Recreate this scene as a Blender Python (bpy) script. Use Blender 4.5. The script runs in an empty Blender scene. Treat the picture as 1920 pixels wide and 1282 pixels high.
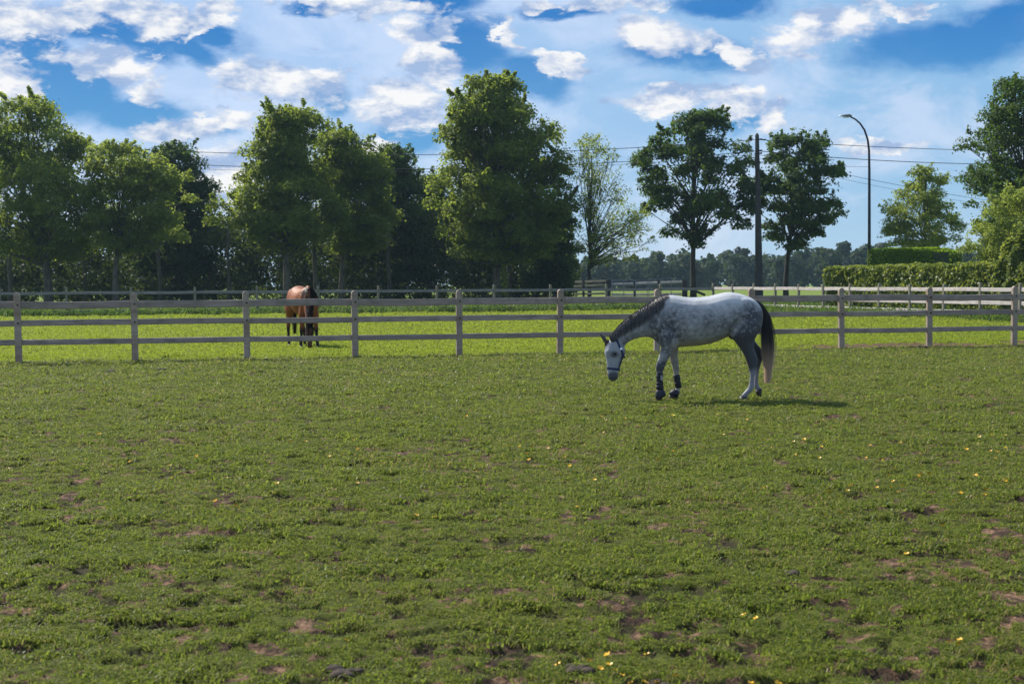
import bpy, bmesh, math, random
import numpy as np
from mathutils import Vector, Matrix
from mathutils.bvhtree import BVHTree

S = bpy.context.scene
COL = S.collection
PI = math.pi
# ------------------------------------------------------------------ camera
F = 2667.0; CX = 960.0; CY = 641.0; EYE = 1.7
PITCH = math.atan(110.0 / F); ROLL = 0.0053
_fw = Vector((0, math.cos(PITCH), -math.sin(PITCH)))
_up0 = Vector((0, math.sin(PITCH), math.cos(PITCH)))
_rt0 = Vector((1, 0, 0))
_up = _up0 * math.cos(ROLL) + _rt0 * math.sin(ROLL)
_rt = _rt0 * math.cos(ROLL) - _up0 * math.sin(ROLL)
cd = bpy.data.cameras.new('camera'); cam = bpy.data.objects.new('camera', cd); COL.objects.link(cam)
m = Matrix((( _rt.x, _up.x, -_fw.x, 0), (_rt.y, _up.y, -_fw.y, 0), (_rt.z, _up.z, -_fw.z, EYE), (0, 0, 0, 1)))
cam.matrix_world = m
cd.sensor_width = 36.0; cd.lens = F * 36.0 / 1920.0
cd.clip_start = 0.1; cd.clip_end = 6000
cd.dof.use_dof = True; cd.dof.focus_distance = 22.0; cd.dof.aperture_fstop = 5.0
S.camera = cam

def at(px, d, py=None):
    """point at forward distance d seen at px (and py); ground point if py is None"""
    if py is None:
        return Vector(((px - CX) * d / F, d, 0.0))
    v = _fw * F + _rt * (px - CX) + _up * (CY - py)
    v = v * (d / v.y)
    return Vector((v.x, v.y, v.z + EYE))

def hgt(px, py, d):
    return at(px, d, py).z

# ------------------------------------------------------------------ light
SUN_EL = math.radians(43); SUN_AZ = math.radians(-45)      # behind the trees, to the left
sund = Vector((math.sin(SUN_AZ) * math.cos(SUN_EL), math.cos(SUN_AZ) * math.cos(SUN_EL), math.sin(SUN_EL)))
ld = bpy.data.lights.new('sun', 'SUN'); ld.energy = 5.0; ld.angle = math.radians(0.53); ld.color = (1.0, 0.94, 0.84)
lo = bpy.data.objects.new('sun', ld); COL.objects.link(lo)
lo.rotation_euler = (-sund).to_track_quat('-Z', 'Y').to_euler()
lo.location = (-60, 60, 90)
S.view_settings.view_transform = 'Standard'; S.view_settings.look = 'None'
S.view_settings.exposure = 0.4; S.view_settings.gamma = 1.0
S.view_settings.use_curve_mapping = False
S.render.engine = 'CYCLES'
S.cycles.max_bounces = 7; S.cycles.diffuse_bounces = 3; S.cycles.glossy_bounces = 2
S.cycles.transmission_bounces = 4; S.cycles.transparent_max_bounces = 6

# ------------------------------------------------------------------ node helper
class NT:
    def __init__(s, nt): s.nt = nt
    def n(s, typ, **kw):
        nd = s.nt.nodes.new(typ)
        for k, v in kw.items():
            if k.startswith('in_'): s.set(nd.inputs[int(k[3:])] if k[3:].isdigit() else nd.inputs[k[3:]], v)
            else: setattr(nd, k, v)
        return nd
    def set(s, sock, v):
        if isinstance(v, bpy.types.NodeSocket): s.nt.links.new(v, sock)
        elif isinstance(v, bpy.types.Node): s.nt.links.new(v.outputs[0], sock)
        else: sock.default_value = v
    def math(s, op, a, b=0.0, c=None, clamp=False):
        nd = s.nt.nodes.new('ShaderNodeMath'); nd.operation = op; nd.use_clamp = clamp
        s.set(nd.inputs[0], a); s.set(nd.inputs[1], b)
        if c is not None: s.set(nd.inputs[2], c)
        return nd.outputs[0]
    def vmath(s, op, a, b=None):
        nd = s.nt.nodes.new('ShaderNodeVectorMath'); nd.operation = op
        s.set(nd.inputs[0], a)
        if b is not None: s.set(nd.inputs[1], b)
        return nd.outputs[1] if op in ('LENGTH', 'DOT_PRODUCT', 'DISTANCE') else nd.outputs[0]
    def mix(s, f, a, b, mode='MIX'):
        nd = s.nt.nodes.new('ShaderNodeMix'); nd.data_type = 'RGBA'; nd.blend_type = mode
        s.set(nd.inputs[0], f); s.set(nd.inputs[6], c4(a)); s.set(nd.inputs[7], c4(b))
        return nd.outputs[2]
    def noise(s, vec, scale, detail=4, rough=0.55, dist=0.0, out=0, dim='3D'):
        nd = s.nt.nodes.new('ShaderNodeTexNoise'); nd.noise_dimensions = dim
        if vec is not None: s.set(nd.inputs['Vector'], vec)
        nd.inputs['Scale'].default_value = scale; nd.inputs['Detail'].default_value = detail
        nd.inputs['Roughness'].default_value = rough; nd.inputs['Distortion'].default_value = dist
        return nd.outputs[out]
    def mr(s, v, a, b, c=0.0, d=1.0, smooth=True):
        nd = s.nt.nodes.new('ShaderNodeMapRange'); nd.interpolation_type = 'SMOOTHSTEP' if smooth else 'LINEAR'
        s.set(nd.inputs[0], v); s.set(nd.inputs[1], a); s.set(nd.inputs[2], b); s.set(nd.inputs[3], c); s.set(nd.inputs[4], d)
        return nd.outputs[0]
def c4(c):
    if isinstance(c, (tuple, list)) and len(c) == 3: return (c[0], c[1], c[2], 1.0)
    return c
def srgb(r, g, b):
    f = lambda v: (v / 255 / 12.92) if v / 255 <= 0.04045 else ((v / 255 + 0.055) / 1.055) ** 2.4
    return (f(r), f(g), f(b))

# ------------------------------------------------------------------ world: Nishita sky with procedural clouds
W = bpy.data.worlds.new('World'); S.world = W; W.use_nodes = True
W.node_tree.nodes.clear(); w = NT(W.node_tree)
SKY_STRENGTH = 0.1
sky = w.n('ShaderNodeTexSky'); sky.sky_type = 'NISHITA'; sky.sun_disc = False
sky.sun_elevation = SUN_EL; sky.sun_rotation = SUN_AZ; sky.air_density = 1.0; sky.dust_density = 0.6; sky.ozone_density = 3.0
tc = w.n('ShaderNodeTexCoord'); sep = w.n('ShaderNodeSeparateXYZ', in_0=tc.outputs['Generated'])
az = w.math('MULTIPLY', w.math('ARCTAN2', sep.outputs[0], sep.outputs[1]), 180 / PI)
el = w.math('MULTIPLY', w.math('ARCSINE', sep.outputs[2]), 180 / PI)
P = w.n('ShaderNodeCombineXYZ', in_0=az, in_1=el, in_2=0.0).outputs[0]
# higher up the clouds are nearer and so larger: the degrees shrink towards the zenith
zoomf = w.math('DIVIDE', 1.0, w.math('ADD', 1.0, w.math('MULTIPLY', w.math('MAXIMUM', w.math('SUBTRACT', el, 14.0), 0.0), 0.06)))
dirv = w.vmath('MULTIPLY', tc.outputs['Generated'], w.n('ShaderNodeCombineXYZ', in_0=1.0, in_1=1.0, in_2=2.0).outputs[0])
Pn = w.n('ShaderNodeVectorMath', operation='SCALE', in_0=dirv); w.set(Pn.inputs['Scale'], zoomf); Pn = Pn.outputs[0]
warp = w.vmath('SUBTRACT', w.noise(Pn, 9.0, 5, 0.6, 0.0, 1), (0.5, 0.5, 0.5))
def warped(amp, ampv):
    return w.vmath('ADD', P, w.vmath('MULTIPLY', warp, (amp, ampv, 0)))
warp2 = w.vmath('SUBTRACT', w.noise(Pn, 36.0, 6, 0.62, 0.3, 1), (0.5, 0.5, 0.5))
Pw = w.vmath('ADD', warped(3.0, 2.0), w.vmath('MULTIPLY', warp2, (2.2, 1.8, 0)))
Pb = w.vmath('ADD', warped(2.0, 1.2), w.vmath('MULTIPLY', warp2, (1.4, 0.9, 0)))
def sph(px, py):
    v = (_fw * F + _rt * (px - CX) + _up * (CY - py)).normalized()
    return math.degrees(math.atan2(v.x, v.y)), math.degrees(math.asin(v.z))
def blobs(coord, lst, k_=1.0):
    acc = None
    for px, py, rx, ry, *rot in lst:
        a, e = sph(px, py); kx = math.degrees(rx * k_ / F); ky = math.degrees(ry * k_ / F)
        v = w.vmath('SUBTRACT', coord, (a, e, 0))
        if rot:
            nd = w.n('ShaderNodeVectorRotate', rotation_type='Z_AXIS'); w.set(nd.inputs['Vector'], v); nd.inputs['Angle'].default_value = math.radians(rot[0]); v = nd.outputs[0]
        v = w.vmath('MULTIPLY', v, (1 / kx, 1 / ky, 0))
        d = w.math('SUBTRACT', 1.0, w.vmath('LENGTH', v))
        acc = d if acc is None else w.math('MAXIMUM', acc, d)
    return acc
blue_l = [(270, 65, 200, 55, 8), (120, 170, 130, 75, 0), (250, 215, 120, 40, 0), (60, 90, 90, 90), (880, 90, 110, 70, 20), (1000, 140, 110, 40, 15), (820, 8, 90, 26),
          (1350, 8, 120, 30), (1300, 100, 150, 42, 5), (1770, 80, 220, 62, 0), (1900, 40, 120, 60), (615, 180, 50, 38, 30), (1040, 25, 110, 22), 
          (590, 20, 60, 14), (400, 80, 60, 30, 20), (170, 60, 120, 28, 5), (1360, 225, 90, 22), (350, 100, 90, 30, 25), (780, 250, 90, 40), (330, 250, 110, 22)]
white_l = [(30, 30, 150, 38, 6), (240, 25, 110, 42, 20), (390, 30, 40, 46, 40), (200, 125, 100, 30, 10), (280, 170, 40, 30, 35), (15, 160, 45, 60), (380, 60, 60, 18, -40),
           (520, 165, 110, 55, 5), (600, 150, 60, 30, 30), (740, 195, 90, 50, 0), (800, 110, 90, 50, 55), (845, 60, 36, 40), (700, 15, 130, 22), (600, 5, 120, 14), (960, 75, 70, 16, 30), (1050, 120, 70, 16, 18), (1160, 12, 110, 22),
           (1240, 75, 110, 34, 10), (1390, 100, 70, 24, 25), (1530, 55, 110, 40, -15), (1250, 190, 90, 30, -5), (1370, 195, 80, 34), (1700, 8, 70, 10),  (360, 245, 130, 26, -8), (420, 340, 80, 60),
           (700, 262, 60, 16), (1450, 210, 40, 30), (1650, 268, 70, 18), (1000, 8, 60, 14)]
gen = w.noise(Pn, 5.5, 5, 0.6, 0.4)
inview = w.math('MULTIPLY', w.mr(w.math('ABSOLUTE', az), 19.0, 27.0, 1.0, 0.0), w.mr(el, 12.0, 17.0, 1.0, 0.0))
gblue = w.math('MULTIPLY', w.mr(gen, 0.50, 0.60), w.math('SUBTRACT', 1.0, inview))
gwhite = w.math('MULTIPLY', w.mr(w.noise(w.vmath('ADD', Pn, (3.1, 1.7, 0.4)), 7.5, 8, 0.62, 0.5), 0.50, 0.62), w.math('SUBTRACT', 1.0, inview))
bfield = w.math('ADD', blobs(Pb, blue_l), w.math('MULTIPLY', w.math('SUBTRACT', w.noise(Pn, 22.0, 6, 0.6, 0.3), 0.5), 0.9))
bmask = w.math('MAXIMUM', w.math('MULTIPLY', w.mr(bfield, -0.12, 0.56), w.math('ADD', 0.75, w.math('MULTIPLY', gen, 0.5))), gblue, clamp=True)
wd = w.math('ADD', w.math('MULTIPLY', w.noise(Pn, 24.0, 4, 0.6, 0.2), 0.55), w.math('MULTIPLY', w.noise(Pn, 80.0, 8, 0.68, 0.3), 0.45))
wfield = w.math('ADD', blobs(Pw, white_l, 1.04), w.math('MULTIPLY', w.math('SUBTRACT', wd, 0.46), 2.3))
wmask = w.math('MAXIMUM', w.mr(wfield, 0.02, 0.50), gwhite, clamp=True)
K = 0.77 / SKY_STRENGTH
sc = lambda c, k=1.0: tuple(v * K * k for v in c)
veil = w.mix(w.mr(az, -20.0, 17.0), sc(srgb(176, 200, 232)), sc(srgb(140, 186, 224)))
veil = w.mix(w.mr(el, 0.0, 5.0, 0.75, 0.0), veil, sc(srgb(172, 208, 236)))
veil = w.mix(w.math('MULTIPLY', w.mr(w.noise(Pn, 11.0, 8, 0.62, 0.5), 0.40, 0.66), 0.75), veil, sc(srgb(212, 224, 245)))
veil = w.mix(0.18, veil, w.mix(1.0, sky.outputs[0], (0.9, 1.0, 1.25), 'MULTIPLY'))
bluec = w.mix(w.mr(el, 4.0, 12.0), sc(srgb(96, 164, 218)), sc(srgb(34, 120, 196)))
bluec = w.mix(w.mr(el, 14.0, 40.0, 0.0, 0.8), bluec, w.mix(1.0, sky.outputs[0], (0.55, 0.85, 1.2), 'MULTIPLY'))
col = w.mix(w.math('MULTIPLY', bmask, 0.96), veil, bluec)
shade = w.math('MULTIPLY', w.mr(w.noise(Pn, 34.0, 7, 0.62, 0.2), 0.36, 0.60), w.mr(wfield, 0.0, 0.9, 0.55, 1.0))
e1 = w.noise(Pn, 30.0, 4, 0.55, 0.2); e2 = w.noise(w.vmath('ADD', Pn, (-0.006, 0, 0.014)), 30.0, 4, 0.55, 0.2)
shade = w.math('ADD', w.math('MULTIPLY', shade, 0.75), w.math('ADD', 0.14, w.math('MULTIPLY', w.math('SUBTRACT', e1, e2), 3.2)), clamp=True)
wc = w.mix(shade, sc(srgb(160, 184, 222)), sc(srgb(252, 251, 250)))
col = w.mix(w.math('MULTIPLY', wmask, 0.93), col, wc)
# below the horizon: a dull ground tone
col = w.mix(w.mr(el, -1.5, -0.2), sc((0.06, 0.09, 0.04)), col)
bg = w.n('ShaderNodeBackground', in_0=col, in_1=SKY_STRENGTH)
wo = w.n('ShaderNodeOutputWorld', in_0=bg)

# ------------------------------------------------------------------ object helpers
def link(name, me, mat=None, parent=None, kind=None):
    o = bpy.data.objects.new(name, me); COL.objects.link(o)
    if mat is not None and me is not None and len(me.materials) == 0: me.materials.append(mat)
    if parent is not None: o.parent = parent
    if kind: o['kind'] = kind
    return o
def tag(o, label, cat, group=None, kind=None):
    if label: o['label'] = label
    if cat: o['category'] = cat
    if group: o['group'] = group
    if kind: o['kind'] = kind
    return o
def empty(name, loc, label, cat, group=None, rz=0):
    o = bpy.data.objects.new(name, None); COL.objects.link(o); o.location = loc; o.rotation_euler = (0, 0, rz)
    o.empty_display_size = 0.3
    return tag(o, label, cat, group)
def npmesh(name, V, Fq, smooth=False, attrs=None):
    """V (n,3); Fq (m,k) constant k"""
    V = np.asarray(V, np.float32); Fq = np.asarray(Fq, np.int32)
    me = bpy.data.meshes.new(name)
    me.vertices.add(len(V)); me.vertices.foreach_set('co', V.ravel())
    k = Fq.shape[1]
    me.loops.add(Fq.size); me.loops.foreach_set('vertex_index', Fq.ravel())
    me.polygons.add(len(Fq)); me.polygons.foreach_set('loop_start', np.arange(0, Fq.size, k, dtype=np.int32))
    me.update(calc_edges=True)
    if smooth: me.polygons.foreach_set('use_smooth', np.ones(len(Fq), bool))
    if attrs:
        for an, (dom, typ, data) in attrs.items():
            a = me.attributes.new(an, typ, dom)
            a.data.foreach_set('value' if typ in ('FLOAT', 'INT') else ('vector' if typ == 'FLOAT_VECTOR' else 'color'), np.asarray(data).ravel())
    me.validate()
    return me
def pymesh(name, V, Fs, smooth=False):
    me = bpy.data.meshes.new(name); me.from_pydata([tuple(v) for v in V], [], Fs); me.update()
    if smooth: me.polygons.foreach_set('use_smooth', [True] * len(me.polygons))
    return me
def join(parts):
    V = []; Fs = []
    for v, f in parts:
        o = len(V); V += [tuple(p) for p in v]; Fs += [[i + o for i in q] for q in f]
    return V, Fs
def tube(pts, rad, seg=8, cap=True):
    pts = [Vector(p) for p in pts]; V = []; Fs = []
    n = len(pts)
    if not hasattr(rad, '__len__'): rad = [rad] * n
    t0 = (pts[1] - pts[0]).normalized()
    ref = Vector((0, 0, 1)) if abs(t0.z) < 0.9 else Vector((1, 0, 0))
    nrm = t0.cross(ref).normalized()
    for i, p in enumerate(pts):
        t = (pts[min(i + 1, n - 1)] - pts[max(i - 1, 0)]).normalized()
        nrm = (nrm - t * nrm.dot(t)).normalized(); b = t.cross(nrm)
        for k in range(seg):
            a = 2 * PI * k / seg
            V.append(p + (nrm * math.cos(a) + b * math.sin(a)) * rad[i])
    for i in range(n - 1):
        for k in range(seg):
            a = i * seg + k; b2 = i * seg + (k + 1) % seg
            Fs.append([a, b2, b2 + seg, a + seg])
    if cap:
        Fs.append(list(range(seg))[::-1]); Fs.append([(n - 1) * seg + k for k in range(seg)])
    return V, Fs
def box(x0, x1, y0, y1, z0, z1, bev=0.0):
    bm = bmesh.new(); bmesh.ops.create_cube(bm, size=1.0)
    for v in bm.verts:
        v.co = Vector(((x0 + x1) / 2 + v.co.x * (x1 - x0), (y0 + y1) / 2 + v.co.y * (y1 - y0), (z0 + z1) / 2 + v.co.z * (z1 - z0)))
    if bev: bmesh.ops.bevel(bm, geom=bm.edges[:], offset=bev, segments=2, affect='EDGES', profile=0.6)
    bm.verts.index_update()
    V = [v.co.copy() for v in bm.verts]; Fs = [[v.index for v in f.verts] for f in bm.faces]; bm.free()
    return V, Fs

# value noise
def _h(ix, iy, seed):
    h = (ix.astype(np.int64) * 374761393 + iy.astype(np.int64) * 668265263 + seed * 1442695041) & 0x7fffffff
    h = ((h ^ (h >> 13)) * 1274126177) & 0x7fffffff
    h = ((h ^ (h >> 15)) * 915488749) & 0x7fffffff
    return ((h ^ (h >> 16)) & 0xffff) / 65535.0
def vn(x, y, seed=0):
    ix = np.floor(x); iy = np.floor(y); fx = x - ix; fy = y - iy
    fx = fx * fx * (3 - 2 * fx); fy = fy * fy * (3 - 2 * fy)
    a = _h(ix, iy, seed); b = _h(ix + 1, iy, seed); c = _h(ix, iy + 1, seed); d = _h(ix + 1, iy + 1, seed)
    return (a * (1 - fx) + b * fx) * (1 - fy) + (c * (1 - fx) + d * fx) * fy
def fbm(x, y, seed=0, oct=4, rough=0.5):
    s = np.zeros_like(x); a = 1.0; t = 0.0
    for i in range(oct):
        ca, sa = math.cos(0.6 * i + seed), math.sin(0.6 * i + seed)
        s += a * vn((x * ca - y * sa) * 2 ** i + 17.3 * i, (x * sa + y * ca) * 2 ** i - 9.1 * i, seed + i); t += a; a *= rough
    return s / t

# ------------------------------------------------------------------ materials
def principled(name):
    mt = bpy.data.materials.new(name); mt.use_nodes = True; mt.node_tree.nodes.clear(); q = NT(mt.node_tree)
    b = q.n('ShaderNodeBsdfPrincipled'); o = q.n('ShaderNodeOutputMaterial', in_0=b)
    return mt, q, b, o
def bump(q, b, h, strength=0.4, dist=0.01):
    nd = q.n('ShaderNodeBump'); nd.inputs['Strength'].default_value = strength; nd.inputs['Distance'].default_value = dist
    q.set(nd.inputs['Height'], h); q.set(b.inputs['Normal'], nd.outputs[0])
def leaf_mat(name, ca, cb, tr, trk=0.45, rough=0.45, scale=0.6, yellow=None):
    mt = bpy.data.materials.new(name); mt.use_nodes = True; mt.node_tree.nodes.clear(); q = NT(mt.node_tree)
    geo = q.n('ShaderNodeNewGeometry')
    n1 = q.noise(geo.outputs['Position'], scale, 3)
    n2 = q.noise(geo.outputs['Position'], scale * 9, 2)
    f = q.mr(q.math('ADD', q.math('MULTIPLY', n1, 0.55), q.math('MULTIPLY', n2, 0.45)), 0.35, 0.65)
    c = q.mix(f, ca, cb)
    rnd = q.n('ShaderNodeAttribute'); rnd.attribute_name = 'rnd'
    c = q.mix(q.math('MULTIPLY', rnd.outputs['Fac'], 0.5), c, tuple(v * 1.7 for v in cb))
    b = q.n('ShaderNodeBsdfPrincipled', in_0=c); b.inputs['Roughness'].default_value = rough
    b.inputs['Specular IOR Level'].default_value = 0.15
    t = q.n('ShaderNodeBsdfTranslucent', in_0=q.mix(f, tuple(v * 0.8 for v in tr), tr))
    mx = q.n('ShaderNodeMixShader', in_0=trk, in_1=b, in_2=t)
    q.n('ShaderNodeOutputMaterial', in_0=mx)
    return mt
M = {}
M['maple'] = leaf_mat('maple leaves', (0.050, 0.082, 0.016), (0.105, 0.140, 0.026), (0.40, 0.50, 0.06), 0.5, 0.6)
M['maple_dark'] = leaf_mat('dark maple leaves', (0.026, 0.052, 0.013), (0.050, 0.088, 0.018), (0.16, 0.27, 0.03), 0.40, 0.6)
M['lime'] = leaf_mat('pale leaves', (0.065, 0.10, 0.022), (0.12, 0.155, 0.034), (0.45, 0.55, 0.08), 0.52, 0.6)
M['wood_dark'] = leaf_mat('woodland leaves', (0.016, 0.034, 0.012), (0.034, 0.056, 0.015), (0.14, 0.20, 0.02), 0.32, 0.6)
M['hedge'] = leaf_mat('hedge leaves', (0.065, 0.10, 0.018), (0.125, 0.165, 0.03), (0.45, 0.52, 0.07), 0.42, 0.42, 1.5)
M['hedge_back'] = leaf_mat('clipped hedge leaves', (0.065, 0.12, 0.010), (0.12, 0.20, 0.015), (0.42, 0.60, 0.03), 0.5, 0.5, 1.2)
M['far'] = leaf_mat('distant woodland leaves', (0.022, 0.040, 0.022), (0.040, 0.062, 0.028), (0.08, 0.12, 0.03), 0.3, 0.7, 0.06)

def bark(name, ca, cb):
    mt, q, b, o = principled(name)
    g = q.n('ShaderNodeNewGeometry')
    v = q.vmath('MULTIPLY', g.outputs['Position'], (6.0, 6.0, 1.2))
    n = q.noise(v, 1.5, 6, 0.65)
    q.set(b.inputs[0], q.mix(q.mr(n, 0.35, 0.65), ca, cb)); b.inputs['Roughness'].default_value = 0.9
    bump(q, b, n, 0.8, 0.05)
    return mt
M['bark'] = bark('maple bark', (0.055, 0.05, 0.038), (0.15, 0.135, 0.10))
M['bark_dark'] = bark('dark bark', (0.02, 0.018, 0.014), (0.055, 0.048, 0.036))

def wood(name, ca, cb, cc):
    mt, q, b, o = principled(name)
    g = q.n('ShaderNodeTexCoord')
    ob = q.n('ShaderNodeObjectInfo')
    off = q.n('ShaderNodeVectorMath', operation='SCALE', in_0=(7.0, 13.0, 5.0)); q.set(off.inputs['Scale'], ob.outputs['Random'])
    p = q.vmath('ADD', g.outputs['Object'], off.outputs[0])
    grain = q.noise(q.vmath('MULTIPLY', p, (1.5, 30.0, 30.0)), 1.0, 5, 0.6)
    blot = q.noise(p, 3.0, 4, 0.6)
    c = q.mix(q.mr(grain, 0.3, 0.7), ca, cb)
    c = q.mix(q.math('MULTIPLY', q.mr(blot, 0.45, 0.7), 0.6), c, cc)
    c = q.mix(q.math('MULTIPLY', ob.outputs['Random'], 0.35), c, tuple(v * 0.7 for v in ca))
    q.set(b.inputs[0], c); b.inputs['Roughness'].default_value = 0.75
    bump(q, b, grain, 0.5, 0.004)
    return mt
M['rail'] = wood('weathered rail', (0.25, 0.20, 0.165), (0.43, 0.35, 0.295), (0.15, 0.13, 0.10))
M['post'] = wood('weathered post', (0.29, 0.23, 0.175), (0.44, 0.355, 0.27), (0.22, 0.14, 0.085))
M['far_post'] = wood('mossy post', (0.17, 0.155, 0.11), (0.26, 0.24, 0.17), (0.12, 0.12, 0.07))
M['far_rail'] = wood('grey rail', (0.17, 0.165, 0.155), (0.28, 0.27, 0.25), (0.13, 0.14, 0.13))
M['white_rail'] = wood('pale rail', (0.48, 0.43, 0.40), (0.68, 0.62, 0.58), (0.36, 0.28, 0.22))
M['log'] = wood('yellow log', (0.42, 0.31, 0.17), (0.62, 0.48, 0.30), (0.32, 0.2, 0.1))
def plain(name, c, rough=0.6, metal=0.0, var=0.25, scale=8.0):
    mt, q, b, o = principled(name)
    g = q.n('ShaderNodeTexCoord')
    n = q.noise(g.outputs['Object'], scale, 5, 0.6)
    q.set(b.inputs[0], q.mix(q.mr(n, 0.3, 0.7), tuple(v * (1 - var) for v in c), tuple(min(1, v * (1 + var)) for v in c)))
    b.inputs['Roughness'].default_value = rough; b.inputs['Metallic'].default_value = metal
    return mt
M['iron'] = plain('dark iron', (0.03, 0.028, 0.026), 0.6, 0.4)
M['gate'] = plain('galvanised gate', (0.22, 0.23, 0.24), 0.5, 0.5)
M['concrete'] = plain('pole concrete', (0.045, 0.042, 0.042), 0.85, 0, 0.3, 3.0)
M['lamp'] = plain('black lamp paint', (0.018, 0.02, 0.026), 0.35, 0.2)
M['lamp_head'] = plain('lamp head', (0.25, 0.26, 0.28), 0.35, 0.5)
M['glass'] = plain('lamp lens', (0.6, 0.62, 0.6), 0.15, 0)
M['wire'] = plain('cable', (0.02, 0.02, 0.022), 0.6)
M['strap'] = plain('blue nylon', (0.010, 0.015, 0.085), 0.7, 0, 0.2, 60)
M['buckle'] = plain('steel buckle', (0.6, 0.6, 0.6), 0.3, 0.9)
M['boot'] = plain('black neoprene', (0.012, 0.012, 0.016), 0.65, 0, 0.3, 30)
M['bell'] = plain('navy rubber', (0.014, 0.016, 0.032), 0.6, 0, 0.3, 30)
M['white_cloth'] = plain('white stitching', (0.6, 0.62, 0.66), 0.7)
M['hoof'] = plain('hoof horn', (0.035, 0.03, 0.028), 0.55, 0, 0.4, 20)
M['petal'] = plain('buttercup petal', (0.85, 0.48, 0.01), 0.35, 0, 0.12, 40)
M['stem'] = plain('flower stem', (0.06, 0.12, 0.02), 0.6)
M['dung'] = plain('dry dung', (0.045, 0.03, 0.02), 0.95, 0, 0.5, 30)

# ------------------------------------------------------------------ ground
FA = Vector((-10.9, 31.4)); FSTEP = Vector((2.411, 0.600))         # paddock fence line
def fence_y(x): return 31.4 + (x + 10.9) * (0.600 / 2.411)
def soil_fn(x, y):
    """0 turf .. 1 bare earth"""
    p = fbm(x * 5.0, y * 7.0, 3, 4, 0.62); q = fbm(x * 14.0, y * 19.0, 11, 3, 0.6); big = fbm(x * 0.6, y * 0.8, 5, 3)
    near = np.clip((18.0 - y) / 11.0, 0, 1)
    s = 0.5 * p + 0.5 * q + 0.16 * (big - 0.5) + 0.036 * near
    v = np.clip((s - 0.555) / 0.045, 0, 1)
    fy = y - fence_y(x)
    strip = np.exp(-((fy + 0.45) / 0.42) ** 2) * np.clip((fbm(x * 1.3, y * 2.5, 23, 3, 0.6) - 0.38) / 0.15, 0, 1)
    right = np.clip((x - 5.5) / 3.5, 0, 1) * np.exp(-((fy - 1.2) / 1.8) ** 2) * np.clip((fbm(x * 0.7, y * 0.9, 29, 4, 0.6) - 0.28) / 0.10, 0, 1)
    mound = np.exp(-(((x - 3.35) / 0.16) ** 2 + ((y - 9.55) / 0.22) ** 2))
    v = np.where(fy > -0.1, 0, v)
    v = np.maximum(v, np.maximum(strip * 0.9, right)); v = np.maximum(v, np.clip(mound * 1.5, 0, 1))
    return v
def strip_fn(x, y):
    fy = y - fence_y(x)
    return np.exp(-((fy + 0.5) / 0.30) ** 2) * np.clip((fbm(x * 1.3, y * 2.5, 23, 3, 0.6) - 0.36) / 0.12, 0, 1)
def height_fn(x, y):
    fy = y - fence_y(x)
    g = np.where(fy < 0, 1.0, 0.5)
    h = 0.042 * (fbm(x * 4.5, y * 4.5, 41, 4, 0.6) - 0.5) + 0.10 * (fbm(x * 0.5, y * 0.5, 43, 3) - 0.5)
    pit = np.clip((fbm(x * 6.5, y * 8.0, 45, 2, 0.5) - 0.60) / 0.07, 0, 1)
    hs = soil_fn(x, y)
    h += -0.035 * pit - 0.015 * hs + 0.03 * hs * (fbm(x * 16, y * 16, 47, 2) - 0.4)
    h += 0.04 * np.exp(-(((x - 3.35) / 0.16) ** 2 + ((y - 9.55) / 0.22) ** 2))
    return h * g
nr, nc = 560, 430
dr = 3.5 * (95 / 3.5) ** (np.linspace(0, 1, nr)); uc = np.linspace(-1, 1, nc)
GX = uc[None, :] * (2.2 + 0.52 * dr[:, None]); GY = np.repeat(dr[:, None], nc, 1)
GS = soil_fn(GX, GY); GZ = height_fn(GX, GY)
idx = np.arange(nr * nc).reshape(nr, nc)
quads = np.stack([idx[:-1, :-1], idx[:-1, 1:], idx[1:, 1:], idx[1:, :-1]], -1).reshape(-1, 4)
gme = npmesh('paddock_ground', np.stack([GX, GY, GZ], -1).reshape(-1, 3), quads, True, {'soil': ('POINT', 'FLOAT', GS.ravel()), 'pit': ('POINT', 'FLOAT', (np.clip((fbm(GX * 6.5, GY * 8.0, 45, 2, 0.5) - 0.60) / 0.07, 0, 1) * (GY < fence_y(GX)) + 0.9 * strip_fn(GX, GY)).ravel())})
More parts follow.
